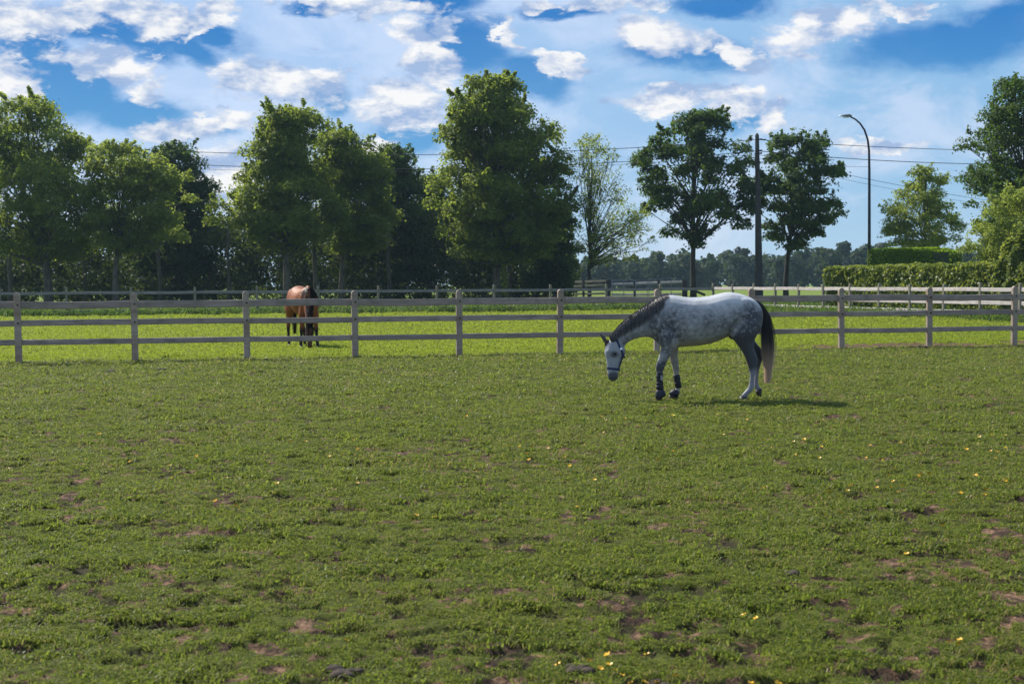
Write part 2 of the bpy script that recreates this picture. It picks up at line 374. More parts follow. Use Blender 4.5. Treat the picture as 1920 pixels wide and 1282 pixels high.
def ground_mat():
    mt, q, b, o = principled('turf and earth')
    g = q.n('ShaderNodeNewGeometry'); pos = g.outputs['Position']
    sp = q.n('ShaderNodeSeparateXYZ', in_0=pos)
    pit = q.n('ShaderNodeAttribute'); pit.attribute_name = 'pit'
    soil = q.n('ShaderNodeAttribute'); soil.attribute_name = 'soil'
    fy = q.math('SUBTRACT', sp.outputs[1], q.math('ADD', 34.11, q.math('MULTIPLY', sp.outputs[0], 0.24886)))
    back = q.mr(fy, -0.3, 1.2)
    n1 = q.noise(pos, 9.0, 5, 0.65); n2 = q.noise(pos, 1.1, 4, 0.6); n3 = q.noise(pos, 45.0, 3, 0.7)
    gf = q.mix(q.mr(n1, 0.35, 0.65), (0.040, 0.050, 0.010), (0.095, 0.110, 0.018))
    gf = q.mix(q.math('MULTIPLY', q.mr(n2, 0.5, 0.72), 0.5), gf, (0.10, 0.085, 0.035))
    gb = q.mix(q.mr(n1, 0.35, 0.65), (0.11, 0.15, 0.018), (0.19, 0.24, 0.035))
    gb = q.mix(q.math('MULTIPLY', q.mr(n2, 0.4, 0.7), 0.5), gb, (0.08, 0.15, 0.015))
    gr = q.mix(back, gf, gb)
    e = q.mix(q.mr(n3, 0.3, 0.7), (0.10, 0.058, 0.034), (0.30, 0.185, 0.115))
    e = q.mix(q.mr(n1, 0.42, 0.62), (0.05, 0.032, 0.022), e)
    s = q.mr(q.math('ADD', soil.outputs['Fac'], q.math('MULTIPLY', q.math('SUBTRACT', n3, 0.5), 0.5)), 0.3, 0.6)
    c = q.mix(s, gr, e)
    c = q.mix(q.math('MULTIPLY', pit.outputs['Fac'], 0.85), c, (0.030, 0.022, 0.016))      # darker in the hoof holes and in a strip before the fence
    q.set(b.inputs[0], c); b.inputs['Roughness'].default_value = 0.95; b.inputs['Specular IOR Level'].default_value = 0.1
    bump(q, b, q.math('ADD', n1, q.math('MULTIPLY', n3, 0.5)), 0.9, 0.03)
    return mt
M['ground'] = ground_mat()
M['hedge_core'] = plain('inner hedge', (0.022, 0.036, 0.010), 0.9)
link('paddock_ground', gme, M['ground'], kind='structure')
gme2 = pymesh('ground', [(-900, -120, -0.09), (900, -120, -0.09), (900, 1200, -0.09), (-900, 1200, -0.09)], [[0, 1, 2, 3]])
link('ground', gme2, M['ground'], kind='structure')

# ------------------------------------------------------------------ grass (self-instancing geometry nodes: the object's own tufts on the object's own points)
def tuft_tree():
    nt = bpy.data.node_groups.new('tufts_on_points', 'GeometryNodeTree')
    nt.interface.new_socket('Geometry', in_out='INPUT', socket_type='NodeSocketGeometry')
    nt.interface.new_socket('Geometry', in_out='OUTPUT', socket_type='NodeSocketGeometry')
    N = nt.nodes.new; L = nt.links.new
    gi = N('NodeGroupInput'); go = N('NodeGroupOutput')
    def attr(name, typ):
        a = N('GeometryNodeInputNamedAttribute'); a.data_type = typ; a.inputs['Name'].default_value = name; return a
    role = attr('role', 'INT'); cmp = N('FunctionNodeCompare'); cmp.data_type = 'INT'; cmp.operation = 'EQUAL'
    L(role.outputs['Attribute'], cmp.inputs[2]); cmp.inputs[3].default_value = -1
    sg = N('GeometryNodeSeparateGeometry'); sg.domain = 'POINT'
    L(gi.outputs[0], sg.inputs['Geometry']); L(cmp.outputs[0], sg.inputs['Selection'])
    sp = N('GeometryNodeSplitToInstances'); sp.domain = 'POINT'
    L(sg.outputs['Inverted'], sp.inputs['Geometry']); L(role.outputs['Attribute'], sp.inputs['Group ID'])
    ip = N('GeometryNodeInstanceOnPoints'); L(sg.outputs['Selection'], ip.inputs['Points']); L(sp.outputs[0], ip.inputs['Instance'])
    ip.inputs['Pick Instance'].default_value = True
    var = attr('var', 'INT'); L(var.outputs['Attribute'], ip.inputs['Instance Index'])
    rot = attr('rot', 'FLOAT_VECTOR'); e2r = N('FunctionNodeEulerToRotation'); L(rot.outputs['Attribute'], e2r.inputs[0]); L(e2r.outputs[0], ip.inputs['Rotation'])
    scl = attr('scl', 'FLOAT_VECTOR'); L(scl.outputs['Attribute'], ip.inputs['Scale'])
    L(ip.outputs[0], go.inputs[0])
    return nt
TT = tuft_tree()
def blades(rng, n, R, h0, h1, wd, lean):
    """returns V,F of n curved blades (2 quads -> quad + tri as quads)"""
    V = []; Fs = []; rn = []
    for i in range(n):
        a = rng.random() * 2 * PI; r = R * math.sqrt(rng.random()); x, y = r * math.cos(a), r * math.sin(a)
        h = h0 + (h1 - h0) * rng.random(); d = rng.random() * 2 * PI; l = lean * (0.3 + rng.random()) * h
        wv = wd * (0.7 + 0.6 * rng.random()); px, py = -math.sin(d) * wv, math.cos(d) * wv
        b = len(V)
        V += [(x - px, y - py, -0.01), (x + px, y + py, -0.01),
              (x + math.cos(d) * l * 0.4 + px * 0.9, y + math.sin(d) * l * 0.4 + py * 0.9, h * 0.6), (x + math.cos(d) * l * 0.4 - px * 0.9, y + math.sin(d) * l * 0.4 - py * 0.9, h * 0.6),
              (x + math.cos(d) * l + px * 0.15, y + math.sin(d) * l + py * 0.15, h * (0.95 - 0.3 * min(lean, 1) * rng.random())), (x + math.cos(d) * l - px * 0.15, y + math.sin(d) * l - py * 0.15, h * (0.95 - 0.3 * min(lean, 1) * rng.random()))]
        Fs += [[b, b + 1, b + 2, b + 3], [b + 3, b + 2, b + 4, b + 5]]
        rn += [rng.random()] * 6
    return V, Fs, rn
def grass_obj(name, mat, variants, pts, rots, scls, label, cat):
    V = []; Fs = []; role = []; rn = []
    for k, (v, f, r) in enumerate(variants):
        o = len(V); V += [(p[0], p[1], p[2]) for p in v]; Fs += [[i + o for i in q] for q in f]; role += [k] * len(v); rn += r
    n0 = len(V); n = len(pts)
    V = np.concatenate([np.array(V), pts]); role = np.concatenate([np.array(role), -np.ones(n)]).astype(np.int32)
    var = np.concatenate([np.zeros(n0), np.random.default_rng(5).integers(0, len(variants), n)]).astype(np.int32)
    rot = np.concatenate([np.zeros((n0, 3)), rots]); scl = np.concatenate([np.ones((n0, 3)), scls]); rn = np.concatenate([np.array(rn), np.zeros(n)])
    me = bpy.data.meshes.new(name)
    me.from_pydata(V.tolist(), [], Fs); me.update()
    for an, typ, dat in (('role', 'INT', role), ('var', 'INT', var), ('rnd', 'FLOAT', rn)):
        a = me.attributes.new(an, typ, 'POINT'); a.data.foreach_set('value', dat)
    for an, dat in (('rot', rot), ('scl', scl)):
        a = me.attributes.new(an, 'FLOAT_VECTOR', 'POINT'); a.data.foreach_set('vector', dat.astype(np.float32).ravel())
    o = link(name, me, mat, kind='stuff'); tag(o, label, cat)
    md = o.modifiers.new('tufts', 'NODES'); md.node_group = TT
    return o
def grass_leaf(name, a, b_, tr, trk, straw):
    mt = bpy.data.materials.new(name); mt.use_nodes = True; mt.node_tree.nodes.clear(); q = NT(mt.node_tree)
    pos = q.n('ShaderNodeNewGeometry').outputs['Position']
    f = q.mr(q.noise(pos, 2.2, 4, 0.65), 0.35, 0.65); g = q.mr(q.noise(pos, 0.5, 4, 0.6), 0.42, 0.66)
    c = q.mix(f, a, b_)
    rnd = q.n('ShaderNodeAttribute'); rnd.attribute_name = 'rnd'
    dry = q.math('MULTIPLY', q.mr(rnd.outputs['Fac'], 0.70, 0.95), q.math('ADD', 0.35, q.math('MULTIPLY', g, 0.65)))
    c = q.mix(q.math('MULTIPLY', q.mr(q.noise(pos, 0.9, 3, 0.6), 0.48, 0.68), 0.45), c, tuple(v * k for v, k in zip(b_, (1.25, 0.95, 0.9))))
    c = q.mix(dry, c, straw)
    b = q.n('ShaderNodeBsdfPrincipled', in_0=c); b.inputs['Roughness'].default_value = 0.45; b.inputs['Specular IOR Level'].default_value = 0.16
    t = q.n('ShaderNodeBsdfTranslucent', in_0=q.mix(dry, tr, straw))
    mx = q.n('ShaderNodeMixShader', in_0=trk, in_1=b, in_2=t); q.n('ShaderNodeOutputMaterial', in_0=mx)
    return mt
M['grass'] = grass_leaf('paddock grass', (0.074, 0.104, 0.014), (0.130, 0.164, 0.024), (0.29, 0.37, 0.05), 0.43, (0.40, 0.31, 0.13))
M['grass2'] = grass_leaf('pasture grass', (0.135, 0.180, 0.020), (0.19, 0.235, 0.030), (0.42, 0.51, 0.05), 0.5, (0.30, 0.31, 0.09))
M['grass3'] = grass_leaf('rank grass', (0.05, 0.10, 0.018), (0.08, 0.14, 0.025), (0.17, 0.28, 0.04), 0.45, (0.22, 0.2, 0.1))
rng = random.Random(4); NR = np.random.default_rng(8)
def scatter(y0, y1, dens):
    """dens(y) points per m2, in the trapezium the camera looks at (with a margin)"""
    out = []
    y = y0
    while y < y1:
        st = max(0.5, y * 0.05); hw = 1.6 + 0.44 * y; n = int(dens(y + st / 2) * st * 2 * hw)
        out.append(np.stack([NR.uniform(-hw, hw, n), NR.uniform(y, min(y + st, y1), n)], -1)); y += st
    return np.concatenate(out)
pp = scatter(4.0, 39.0, lambda y: 760 if y < 9 else max(85, 760 * (9 / y) ** 1.5))
x, y = pp[:, 0], pp[:, 1]
so = soil_fn(x, y); th = fbm(x * 2.3, y * 2.3, 61, 4, 0.6)
pitm = np.clip((fbm(x * 6.5, y * 8.0, 45, 2, 0.5) - 0.60) / 0.07, 0, 1); so = np.maximum(np.maximum(so, pitm), strip_fn(x, y))
keep = (y < fence_y(x) + 0.3) & (NR.random(len(x)) > so * 0.95)
pp = pp[keep]; x, y = pp[:, 0], pp[:, 1]; th = th[keep]; n = len(pp)
sc_ = (0.62 + 0.45 * np.clip((th - 0.38) / 0.25, 0, 1)) * NR.uniform(0.6, 1.25, n) * np.clip(0.8 + y / 40, 0.9, 1.6)
pts = np.stack([x, y, height_fn(x, y)], -1)
rots = np.stack([NR.normal(0, 0.12, n), NR.normal(0, 0.12, n), NR.uniform(0, 2 * PI, n)], -1)
scls = np.stack([sc_ * np.clip(0.9 + y / 25, 1, 2.2), sc_ * np.clip(0.9 + y / 25, 1, 2.2), sc_ * NR.uniform(0.7, 1.1, n)], -1)
grass_obj('grass', M['grass'], [blades(rng, 20, 0.045, 0.010, 0.032, 0.0026, 1.3) for _ in range(5)] + [blades(rng, 12, 0.035, 0.006, 0.018, 0.0050, 1.6) for _ in range(3)],
          pts, rots, scls, 'short worn green grass of the front paddock', 'grass')
NGRASS = n
pp = scatter(30.0, 92.0, lambda y: 26 if y < 48 else max(9, 26 * (48 / y) ** 1.6)); x, y = pp[:, 0], pp[:, 1]
so = np.maximum(soil_fn(x, y), strip_fn(x, y))
keep = (y > fence_y(x) - 0.2) & (NR.random(len(x)) > so * 0.95); pp = pp[keep]; x, y = pp[:, 0], pp[:, 1]; n = len(pp)
s1 = NR.uniform(0.7, 1.3, n) * np.clip(y / 42, 0.85, 1.5) * (0.55 + 0.9 * fbm(x * 0.5, y * 0.4, 77, 4, .6)) * (1 - 0.6 * so[keep])
s1 *= np.clip((y - fence_y(x)) / 3.0 + 0.45, 0.45, 1)
pts = np.stack([x, y, height_fn(x, y)], -1); rots = np.stack([NR.normal(0, .1, n), NR.normal(0, .1, n), NR.uniform(0, 6.28, n)], -1)
scls = np.stack([s1, s1, s1 * NR.uniform(0.5, 1.0, n)], -1)
grass_obj('pasture_grass', M['grass2'], [blades(rng, 60, 0.19, 0.04, 0.13, 0.0065, 0.9) for _ in range(5)], pts, rots, scls, 'lush bright green grass of the pasture behind the front fence', 'grass')

# ------------------------------------------------------------------ fences
def post_mesh(name, wx, wy, h, seg=7, cap=True):
    """post with a rounded (arched) top; width along the fence wx, thickness wy"""
    prof = [(-wx / 2, -0.25), (wx / 2, -0.25), (wx / 2, h - wx / 2)]
    for k in range(1, seg): a = PI * k / seg; prof.append((wx / 2 * math.cos(a), h - wx / 2 + wx / 2 * math.sin(a)))
    prof.append((-wx / 2, h - wx / 2))
    bm = bmesh.new()
    f = bm.faces.new([bm.verts.new((px_, -wy / 2, pz)) for px_, pz in prof])
    r = bmesh.ops.extrude_face_region(bm, geom=[f]); vs = [e for e in r['geom'] if isinstance(e, bmesh.types.BMVert)]
    bmesh.ops.translate(bm, verts=vs, vec=(0, wy, 0)); bmesh.ops.recalc_face_normals(bm, faces=bm.faces[:])
    bmesh.ops.bevel(bm, geom=[e for e in bm.edges if abs(e.verts[0].co.y - e.verts[1].co.y) < 1e-5], offset=0.008, segments=1, affect='EDGES')
    me = bpy.data.meshes.new(name); bm.to_mesh(me); bm.free(); return me
def rail_mesh(name, L, w_, h_, rng, seg=5, gap=0.0):
    V = []; Fs = []; b = 0.012
    prof = [(-w_ / 2, -h_ / 2 + b), (-w_ / 2 + b, -h_ / 2), (w_ / 2 - b, -h_ / 2), (w_ / 2, -h_ / 2 + b), (w_ / 2, h_ / 2 - b), (w_ / 2 - b, h_ / 2), (-w_ / 2 + b, h_ / 2), (-w_ / 2, h_ / 2 - b)]
    sag = rng.uniform(-0.012, 0.018); bow = rng.uniform(-0.01, 0.01)
    for i in range(seg + 1):
        t = i / seg; s = math.sin(PI * t)
        for (a, c) in prof: V.append((gap + t * (L - 2 * gap), a + bow * s, c - sag * s + rng.uniform(-.002, .002)))
    n = len(prof)
    for i in range(seg):
        for k in range(n): Fs.append([i * n + k, i * n + (k + 1) % n, (i + 1) * n + (k + 1) % n, (i + 1) * n + k])
    Fs.append(list(range(n))); Fs.append([seg * n + k for k in range(n)][::-1])
    return pymesh(name, V, Fs)
def bolt_mesh(r=0.022, t=0.03):
    V, Fs = tube([(0, 0, 0), (0, -t, 0)], [r, r * 0.9], 8); return pymesh('bolt', V, Fs)
rg = random.Random(2)
fence = empty('post_and_rail_fence', (FA.x, FA.y, 0), 'weathered grey three rail wooden fence with round topped posts, right behind the grey horse', 'fence')
ang = math.atan2(FSTEP.y, FSTEP.x); SP = FSTEP.length
pm = post_mesh('post', 0.145, 0.10, 1.55); bm_ = bolt_mesh()
rms = {z: [rail_mesh('rail', SP, 0.052, hh, rg, gap=0.045) for _ in range(3)] for z, hh in ((1.275, 0.16), (0.875, 0.13), (0.45, 0.125))}
for i in range(-3, 14):
    p = link('post', pm, M['post'], fence); p.location = (FSTEP.x * i, FSTEP.y * i, rg.uniform(-0.012, 0.012)); p.rotation_euler = (rg.uniform(-.012, .012), rg.uniform(-.014, .014), ang + rg.uniform(-.03, .03))
    for z in (1.285, 0.885):
        b = link('bolt', bm_, M['iron'], p); b.location = (0.012, -0.051, z)
    for z, ms in rms.items():
        r = link('rail', ms[(i + int(z * 10)) % 3], M['rail'], fence)
        r.location = (FSTEP.x * i, FSTEP.y * i, z); r.rotation_euler = (0, rg.uniform(-.003, .003), ang)

# fences further back: two straight runs meeting at a corner post
C1 = Vector((11.9, 84.0)); LDIR = (Vector((-31.5, 73.2)) - C1).normalized(); RDIR = (Vector((19.35, 58.7)) - C1).normalized()
def run(name, p0, dirv_, n, step, posts, rails, pmat, rmat, label, skip=lambda i, z: False, cat='fence', pw=0.13):
    e = empty(name, (p0.x, p0.y, 0), label, cat); a = math.atan2(dirv_.y, dirv_.x)
    pmm = post_mesh('post', pw, 0.11, posts); rr = {}
    for z, hh, ww in rails: rr[z] = [rail_mesh('rail', step, ww, hh, rg, 3, gap=0.05) for _ in range(2)]
    for i in range(n + 1):
        p = link('post', pmm, pmat, e); p.location = (dirv_.x * step * i, dirv_.y * step * i, rg.uniform(-.02, .02)); p.rotation_euler = (rg.uniform(-.02, .02), rg.uniform(-.02, .02), a)
        if i < n:
            for z, hh, ww in rails:
                if skip(i, z): continue
                r = link('rail', rr[z][i % 2], rmat, e); r.location = (dirv_.x * step * i, dirv_.y * step * i, z); r.rotation_euler = (0, 0, a)
    return e
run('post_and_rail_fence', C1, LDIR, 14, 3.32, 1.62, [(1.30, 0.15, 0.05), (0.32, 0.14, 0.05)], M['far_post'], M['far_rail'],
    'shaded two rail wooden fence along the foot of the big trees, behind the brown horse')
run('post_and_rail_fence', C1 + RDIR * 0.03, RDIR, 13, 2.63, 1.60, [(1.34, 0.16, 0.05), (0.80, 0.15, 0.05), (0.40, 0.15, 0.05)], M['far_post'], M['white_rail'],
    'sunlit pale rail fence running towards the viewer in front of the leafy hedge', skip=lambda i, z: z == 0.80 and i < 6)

# holding pen: yellow logs, dark posts and barred gates
pen = empty('log_pen', tuple(at(1075, 101)), 'pen of pale yellow round logs between dark posts beside the barred gate', 'fence')
def local(o, v): return Vector(v) - Vector(o.location)
def wtube(name, pts, r, mat, par, seg=8, smooth=True):
    V, Fs = tube([local(par, p) for p in pts], r, seg); return link(name, pymesh(name, V, Fs, smooth), mat, par)
def P3(px, py, d): return at(px, d, py)
wtube('log', [P3(1078, 529, 101), P3(1141, 527, 101.5)], 0.10, M['log'], pen)
wtube('log', [P3(1076, 537, 101), P3(1141, 534, 101.5)], 0.085, M['log'], pen)
wtube('log', [P3(1076, 551, 101), P3(1141, 550, 101.5)], 0.075, M['log'], pen)
wtube('log', [P3(1147, 533, 106), P3(1278, 528.5, 108)], 0.09, M['white_rail'], pen)
wtube('log', [P3(1147, 553, 106), P3(1278, 552, 108)], 0.07, M['white_rail'], pen)
for px_, r_ in ((1094, .085), (1141, .16), (1190, .09), (1235, .09), (1284, .20)):
    d_ = 101 if px_ < 1145 else 104.5
    top = 525 if px_ != 1284 else 525
    a = P3(px_, top, d_); wtube('post', [(a.x, a.y, -0.2), (a.x, a.y, a.z)], r_, M['bark_dark'], pen)
wtube('brace', [P3(1290, 540, 104), P3(1322, 553, 103.5)], 0.09, M['bark_dark'], pen)
def gate(pa, pb, d_, ztop, lab):
    A = at(pa, d_); B = at(pb, d_ + 1.0); g = empty('barred_gate', tuple(A), lab, 'gate')
    for z in (0.35, 0.62, 0.9, 1.2, 1.5, ztop): wtube('bar', [(A.x, A.y, z), (B.x, B.y, z)], 0.022 if z < ztop else 0.034, M['gate'], g, 6)
    for t in (0.0, 0.33, 0.66, 1.0):
        c = A.lerp(B, t); wtube('upright', [(c.x, c.y, 0.3), (c.x, c.y, ztop)], 0.026, M['gate'], g, 6)
gate(1148, 1214, 102.5, 1.86, 'grey tubular metal gate beside the dark post at the end of the yellow logs')
gate(1217, 1280, 103.5, 1.92, 'grey tubular metal gate hinged on the thick dark post with a brace')

# ------------------------------------------------------------------ leaves and trees
def leaf_mesh(name, C, Nn, size, rs, aspect=0.62):
    """kite leaves: centres C, normals Nn, sizes"""
    n = len(C); T = rs.normal(size=(n, 3)); Nn = Nn / (np.linalg.norm(Nn, axis=1, keepdims=True) + 1e-9)
    T -= Nn * (T * Nn).sum(1, keepdims=True); T /= np.linalg.norm(T, axis=1, keepdims=True) + 1e-9
    B = np.cross(Nn, T); s = size[:, None]
    v0 = C - T * s * 0.5; v1 = C + B * s * aspect * 0.5 + Nn * s * 0.10 - T * s * 0.05; v2 = C + T * s * 0.5; v3 = C - B * s * aspect * 0.5 + Nn * s * 0.10 - T * s * 0.05
    V = np.stack([v0, v1, v2, v3], 1).reshape(-1, 3); Fq = np.arange(4 * n).reshape(n, 4)
    return npmesh(name, V, Fq, False, {'rnd': ('POINT', 'FLOAT', np.repeat(rs.random(n) ** 2, 4))})
def sphere_dirs(rs, n):
    d = rs.normal(size=(n, 3)); return d / np.linalg.norm(d, axis=1, keepdims=True)

def tree(px, d, sil, label, mat='maple', trunk_r=0.3, nclump=70, nleaf=34000, seed=1, cr=(0.75, 1.35), leaf=(0.15, 0.33), depthf=0.9, trunk_px_top=None,
         barkm='bark', extra=(), limb=0.75, sparse=0.0, group=None, name='maple_tree', lean=0.0, spikes=0.12, cat='tree', base_z=0.0, fill=0.20, dense=1.5, wide=1.13):
    rs = np.random.default_rng(seed); rr = random.Random(seed)
    B = at(px, d); B.z = base_z
    zs = []; xl = []; xr = []
    for (py, a, b) in sil:
        pa = at(a, d, py); pb = at(b, d, py); zs.append(pa.z); xl.append(pa.x - B.x); xr.append(pb.x - B.x)
    zs = np.array(zs[::-1]); xl = np.array(xl[::-1]); xr = np.array(xr[::-1]); mc = (xl + xr) / 2; xl = mc + (xl - mc) * wide; xr = mc + (xr - mc) * wide           # ascending z
    e = empty(name, tuple(B), label, cat, group)
    z0, z1 = zs[0], zs[-1]
    # clump centres
    cen = []; rad = []
    tries = 0
    wmax = (xr - xl).max() / 2
    nclump = int(nclump * dense)
    while len(cen) < nclump and tries < nclump * 60:
        tries += 1
        z = rs.uniform(z0, z1); a = np.interp(z, zs, xl); b = np.interp(z, zs, xr); hw = (b - a) / 2; cx = (a + b) / 2; hw *= rs.uniform(0.80, 1.12)
        if rs.random() > (hw / wmax) ** 1.2 + 0.06: continue
        rc = min(rs.uniform(*cr), hw * 0.75 + 0.25)
        th = rs.uniform(0, 2 * PI); rq = rs.random() ** 0.45
        R = max(hw - rc * 0.6, 0.05)
        x_ = cx + R * rq * math.cos(th); y_ = (R * depthf) * rq * math.sin(th)
        zc = min(max(z, z0 + rc * 0.5), z1 - rc * 0.95 - 0.1)
        c = np.array([x_, y_, zc])
        if cen and min(np.linalg.norm((c - q) * (1, 1, 1.2)) for q in cen) < rc * (0.62 if tries < nclump * 30 else 0.3): continue
        cen.append(c); rad.append(rc)
    for (ex, ey, er) in extra:
        q = at(ex, d, ey); cen.append(np.array([q.x - B.x, rs.uniform(-0.5, 0.5), q.z])); rad.append(er * d / F)
    cen = np.array(cen); rad = np.array(rad)
    # leaves on clumps
    wts = rad ** 2; wts /= wts.sum(); cnt = rs.multinomial(nleaf, wts)
    Cs = []; Ns = []
    for c, r, k in zip(cen, rad, cnt):
        dd = sphere_dirs(rs, k); dd[:, 2] = np.where(dd[:, 2] < -0.35, -dd[:, 2] * rs.random(k), dd[:, 2])
        # sub-lumps make the clump ragged
        lump = 1 + 0.28 * np.sin(dd[:, 0] * 5 + c[0] * 3) * np.sin(dd[:, 1] * 5 + c[1] * 4 + dd[:, 2] * 4) + rs.normal(0, 0.08, k)
        shell = (0.62 + 0.38 * rs.random(k) ** 0.5) * lump
        sp_ = rs.random(k) < spikes
        shell = np.where(sp_, shell + rs.random(k) * 0.35, shell)
        p = c + dd * (r * shell)[:, None] * np.array([1, 1, 0.8])
        nn = dd * 0.75 + rs.normal(size=(k, 3)) * 0.42 + np.array([0, 0, 0.45])
        Cs.append(p); Ns.append(nn)
    # loose inner foliage between the clumps
    kf = int(nleaf * fill * 2.2); z = rs.uniform(z0 + 0.1, z1 - 0.3, kf); a = np.interp(z, zs, xl); b = np.interp(z, zs, xr); hw = (b - a) / 2
    kp = rs.random(kf) < (hw / wmax) ** 1.4; z = z[kp]; a = a[kp]; b = b[kp]; hw = hw[kp]; kf = len(z); th = rs.uniform(0, 2 * PI, kf); rq = rs.random(kf) ** 0.5 * 0.90
    nz = fbm(th * 1.3 + 9, z * 0.75, seed, 3, .6); rq *= np.clip(0.35 + 1.1 * (nz - 0.2), 0.3, 0.88)
    gaps = fbm(z * 1.1 + 5 * np.cos(th), rq * 4 + 5 * np.sin(th), seed + 5, 3, .6); kq = gaps > 0.42; z = z[kq]; a = a[kq]; b = b[kq]; hw = hw[kq]; th = th[kq]; rq = rq[kq]; kf = len(z)
    Cs.append(np.stack([(a + b) / 2 + hw * rq * np.cos(th), hw * depthf * rq * np.sin(th), z], -1)); Ns.append(rs.normal(size=(kf, 3)) + np.array([0, 0, .6]))
    # upright sprays at the silhouette
    ns = int(nclump * 1.4)
    for j in range(ns):
        i = rs.integers(0, len(cen)); dd = sphere_dirs(rs, 1)[0]; dd[2] = abs(dd[2]) + 0.5; dd /= np.linalg.norm(dd)
        L_ = rad[i] * rs.uniform(1.0, 1.7); k = int(nleaf * 0.0011 * 1.3) + 4
        t = rs.uniform(0.6, 1.0, k) * L_
        p = cen[i] + dd * t[:, None] + rs.normal(0, 0.12, (k, 3)) * (1.2 - t[:, None] / L_ * 0.7)
        Cs.append(p); Ns.append(rs.normal(size=(k, 3)) + np.array([0, 0, .6]))
    Cc = np.concatenate(Cs); Nc = np.concatenate(Ns)
    if sparse: kp = rs.random(len(Cc)) > sparse; Cc = Cc[kp]; Nc = Nc[kp]
    me = leaf_mesh('crown', Cc, Nc, rs.uniform(leaf[0], leaf[1], len(Cc)), rs)
    link('crown', me, M[mat], e)
    # trunk and limbs
    zt = z0 + (z1 - z0) * 0.82; pts_ = []; rads = []
    xtop = np.interp(zt, zs, (xl + xr) / 2)
    for i in range(9):
        t = i / 8; pts_.append((xtop * t ** 1.6 + rr.uniform(-.06, .06) * (i > 0), rr.uniform(-.05, .05) * (i > 0), -0.15 + (zt + 0.15) * t))
        rads.append(trunk_r * (1.25 if i == 0 else 1.0) * (1 - 0.88 * t ** 0.9) + 0.015)
    parts = [tube(pts_, rads, 10)]
    order = rs.permutation(len(cen))[:int(len(cen) * limb)]
    for i in order:
        c = cen[i]; t = rr.uniform(0.25, 0.8)
        zb = z0 * 0.85 + (c[2] - z0 * 0.85) * rr.uniform(0.15, 0.7); zb = max(zb, z0 * 0.75); zb = min(zb, zt * 0.97)
        tt = (zb + 0.15) / (zt + 0.15); st = Vector((xtop * tt ** 1.6, 0, zb)); en = Vector(c)
        mid = st.lerp(en, 0.5) + Vector((rr.uniform(-.15, .15), rr.uniform(-.15, .15), rr.uniform(-.05, .3)))
        r0 = max(0.03, trunk_r * (1 - 0.85 * tt) * 0.42)
        parts.append(tube([st, st.lerp(mid, .5) + Vector((0, 0, .05)), mid, mid.lerp(en, .55), en], [r0, r0 * .8, r0 * .6, r0 * .4, 0.012], 6, False))
        for _ in range(2):
            q = en + Vector((rr.uniform(-1, 1), rr.uniform(-1, 1), rr.uniform(0, 1))) * rad[i] * 0.9
            parts.append(tube([mid.lerp(en, .6), en.lerp(q, .4), q], [r0 * .35, r0 * .25, .008], 5, False))
    V, Fs = join(parts)
    link('trunk', pymesh('trunk', V, Fs, True), M[barkm], e)
    return e

G1 = 'trees along the far side of the pasture'
tree(92, 108, [(178, 20, 75), (215, -40, 140), (260, -70, 160), (320, -90, 205), (380, -90, 245), (430, -80, 262), (470, -60, 215), (498, 50, 130)],
     'broad maple at the left edge, tallest crown left of the brown horse', trunk_r=0.34, nclump=85, nleaf=42000, seed=11, group=G1, mat='maple')
tree(216, 106, [(262, 205, 235), (290, 175, 300), (340, 160, 352), (400, 165, 362), (450, 175, 340), (478, 195, 290)],
     'olive tinged tree with a thin twiggy top, second trunk from the left', trunk_r=0.24, nclump=46, nleaf=21000, seed=12, group=G1, mat='lime', cr=(0.6, 1.1))
tree(345, 119, [(262, 300, 345), (300, 278, 380), (350, 275, 408), (400, 280, 415), (460, 270, 415), (520, 270, 410)],
     'dark dense tree with a narrow domed crown behind the olive tinged one', trunk_r=0.3, nclump=60, nleaf=30000, seed=13, group=G1, mat='maple_dark', cr=(0.7, 1.2))
tree(538, 107, [(194, 520, 560), (215, 490, 590), (260, 470, 610), (320, 445, 625), (380, 412, 640), (430, 415, 640), (462, 480, 610), (480, 515, 575)],
     'tall maple directly behind the brown horse, with a pale straight trunk', trunk_r=0.3, nclump=80, nleaf=40000, seed=14, group=G1, mat='maple')
tree(640, 112, [(236, 615, 650), (262, 600, 700), (310, 590, 735), (370, 590, 745), (430, 600, 740), (480, 620, 720)],
     'rounded maple adjoining the tall one behind the brown horse on its right', trunk_r=0.26, nclump=55, nleaf=26000, seed=15, group=G1, mat='maple', cr=(0.7, 1.2))
tree(725, 121, [(264, 705, 740), (300, 692, 775), (360, 690, 800), (420, 695, 810), (480, 690, 815), (530, 690, 815)],
     'dark tree with a pointed dome, left of the tallest maple in the middle', trunk_r=0.28, nclump=60, nleaf=30000, seed=16, group=G1, mat='maple_dark', cr=(0.7, 1.2))
tree(805, 126, [(322, 785, 825), (350, 775, 840), (420, 770, 850), (500, 770, 850)],
     'low dark tree mostly hidden behind the left side of the tallest maple', trunk_r=0.2, nclump=36, nleaf=15000, seed=17, group=G1, mat='maple_dark', cr=(0.7, 1.1))
tree(932, 108, [(135, 900, 935), (150, 862, 985), (200, 845, 1000), (250, 825, 1030), (300, 815, 1075), (350, 812, 1080), (400, 818, 1065), (440, 830, 1060), (475, 855, 1040), (500, 890, 990)],
     'tallest maple of all, full oval crown in the middle of the tree row', trunk_r=0.33, nclump=120, nleaf=62000, seed=18, group=G1, mat='maple', cr=(0.75, 1.25))
tree(1040, 116, [(380, 1010, 1065), (430, 995, 1080), (480, 990, 1085), (530, 985, 1080), (552, 985, 1070)],
     'low dark green tree touching the ground at the right end of the wood', trunk_r=0.18, nclump=42, nleaf=20000, seed=19, group=G1, mat='maple_dark', cr=(0.6, 1.0), name='bushy_tree')
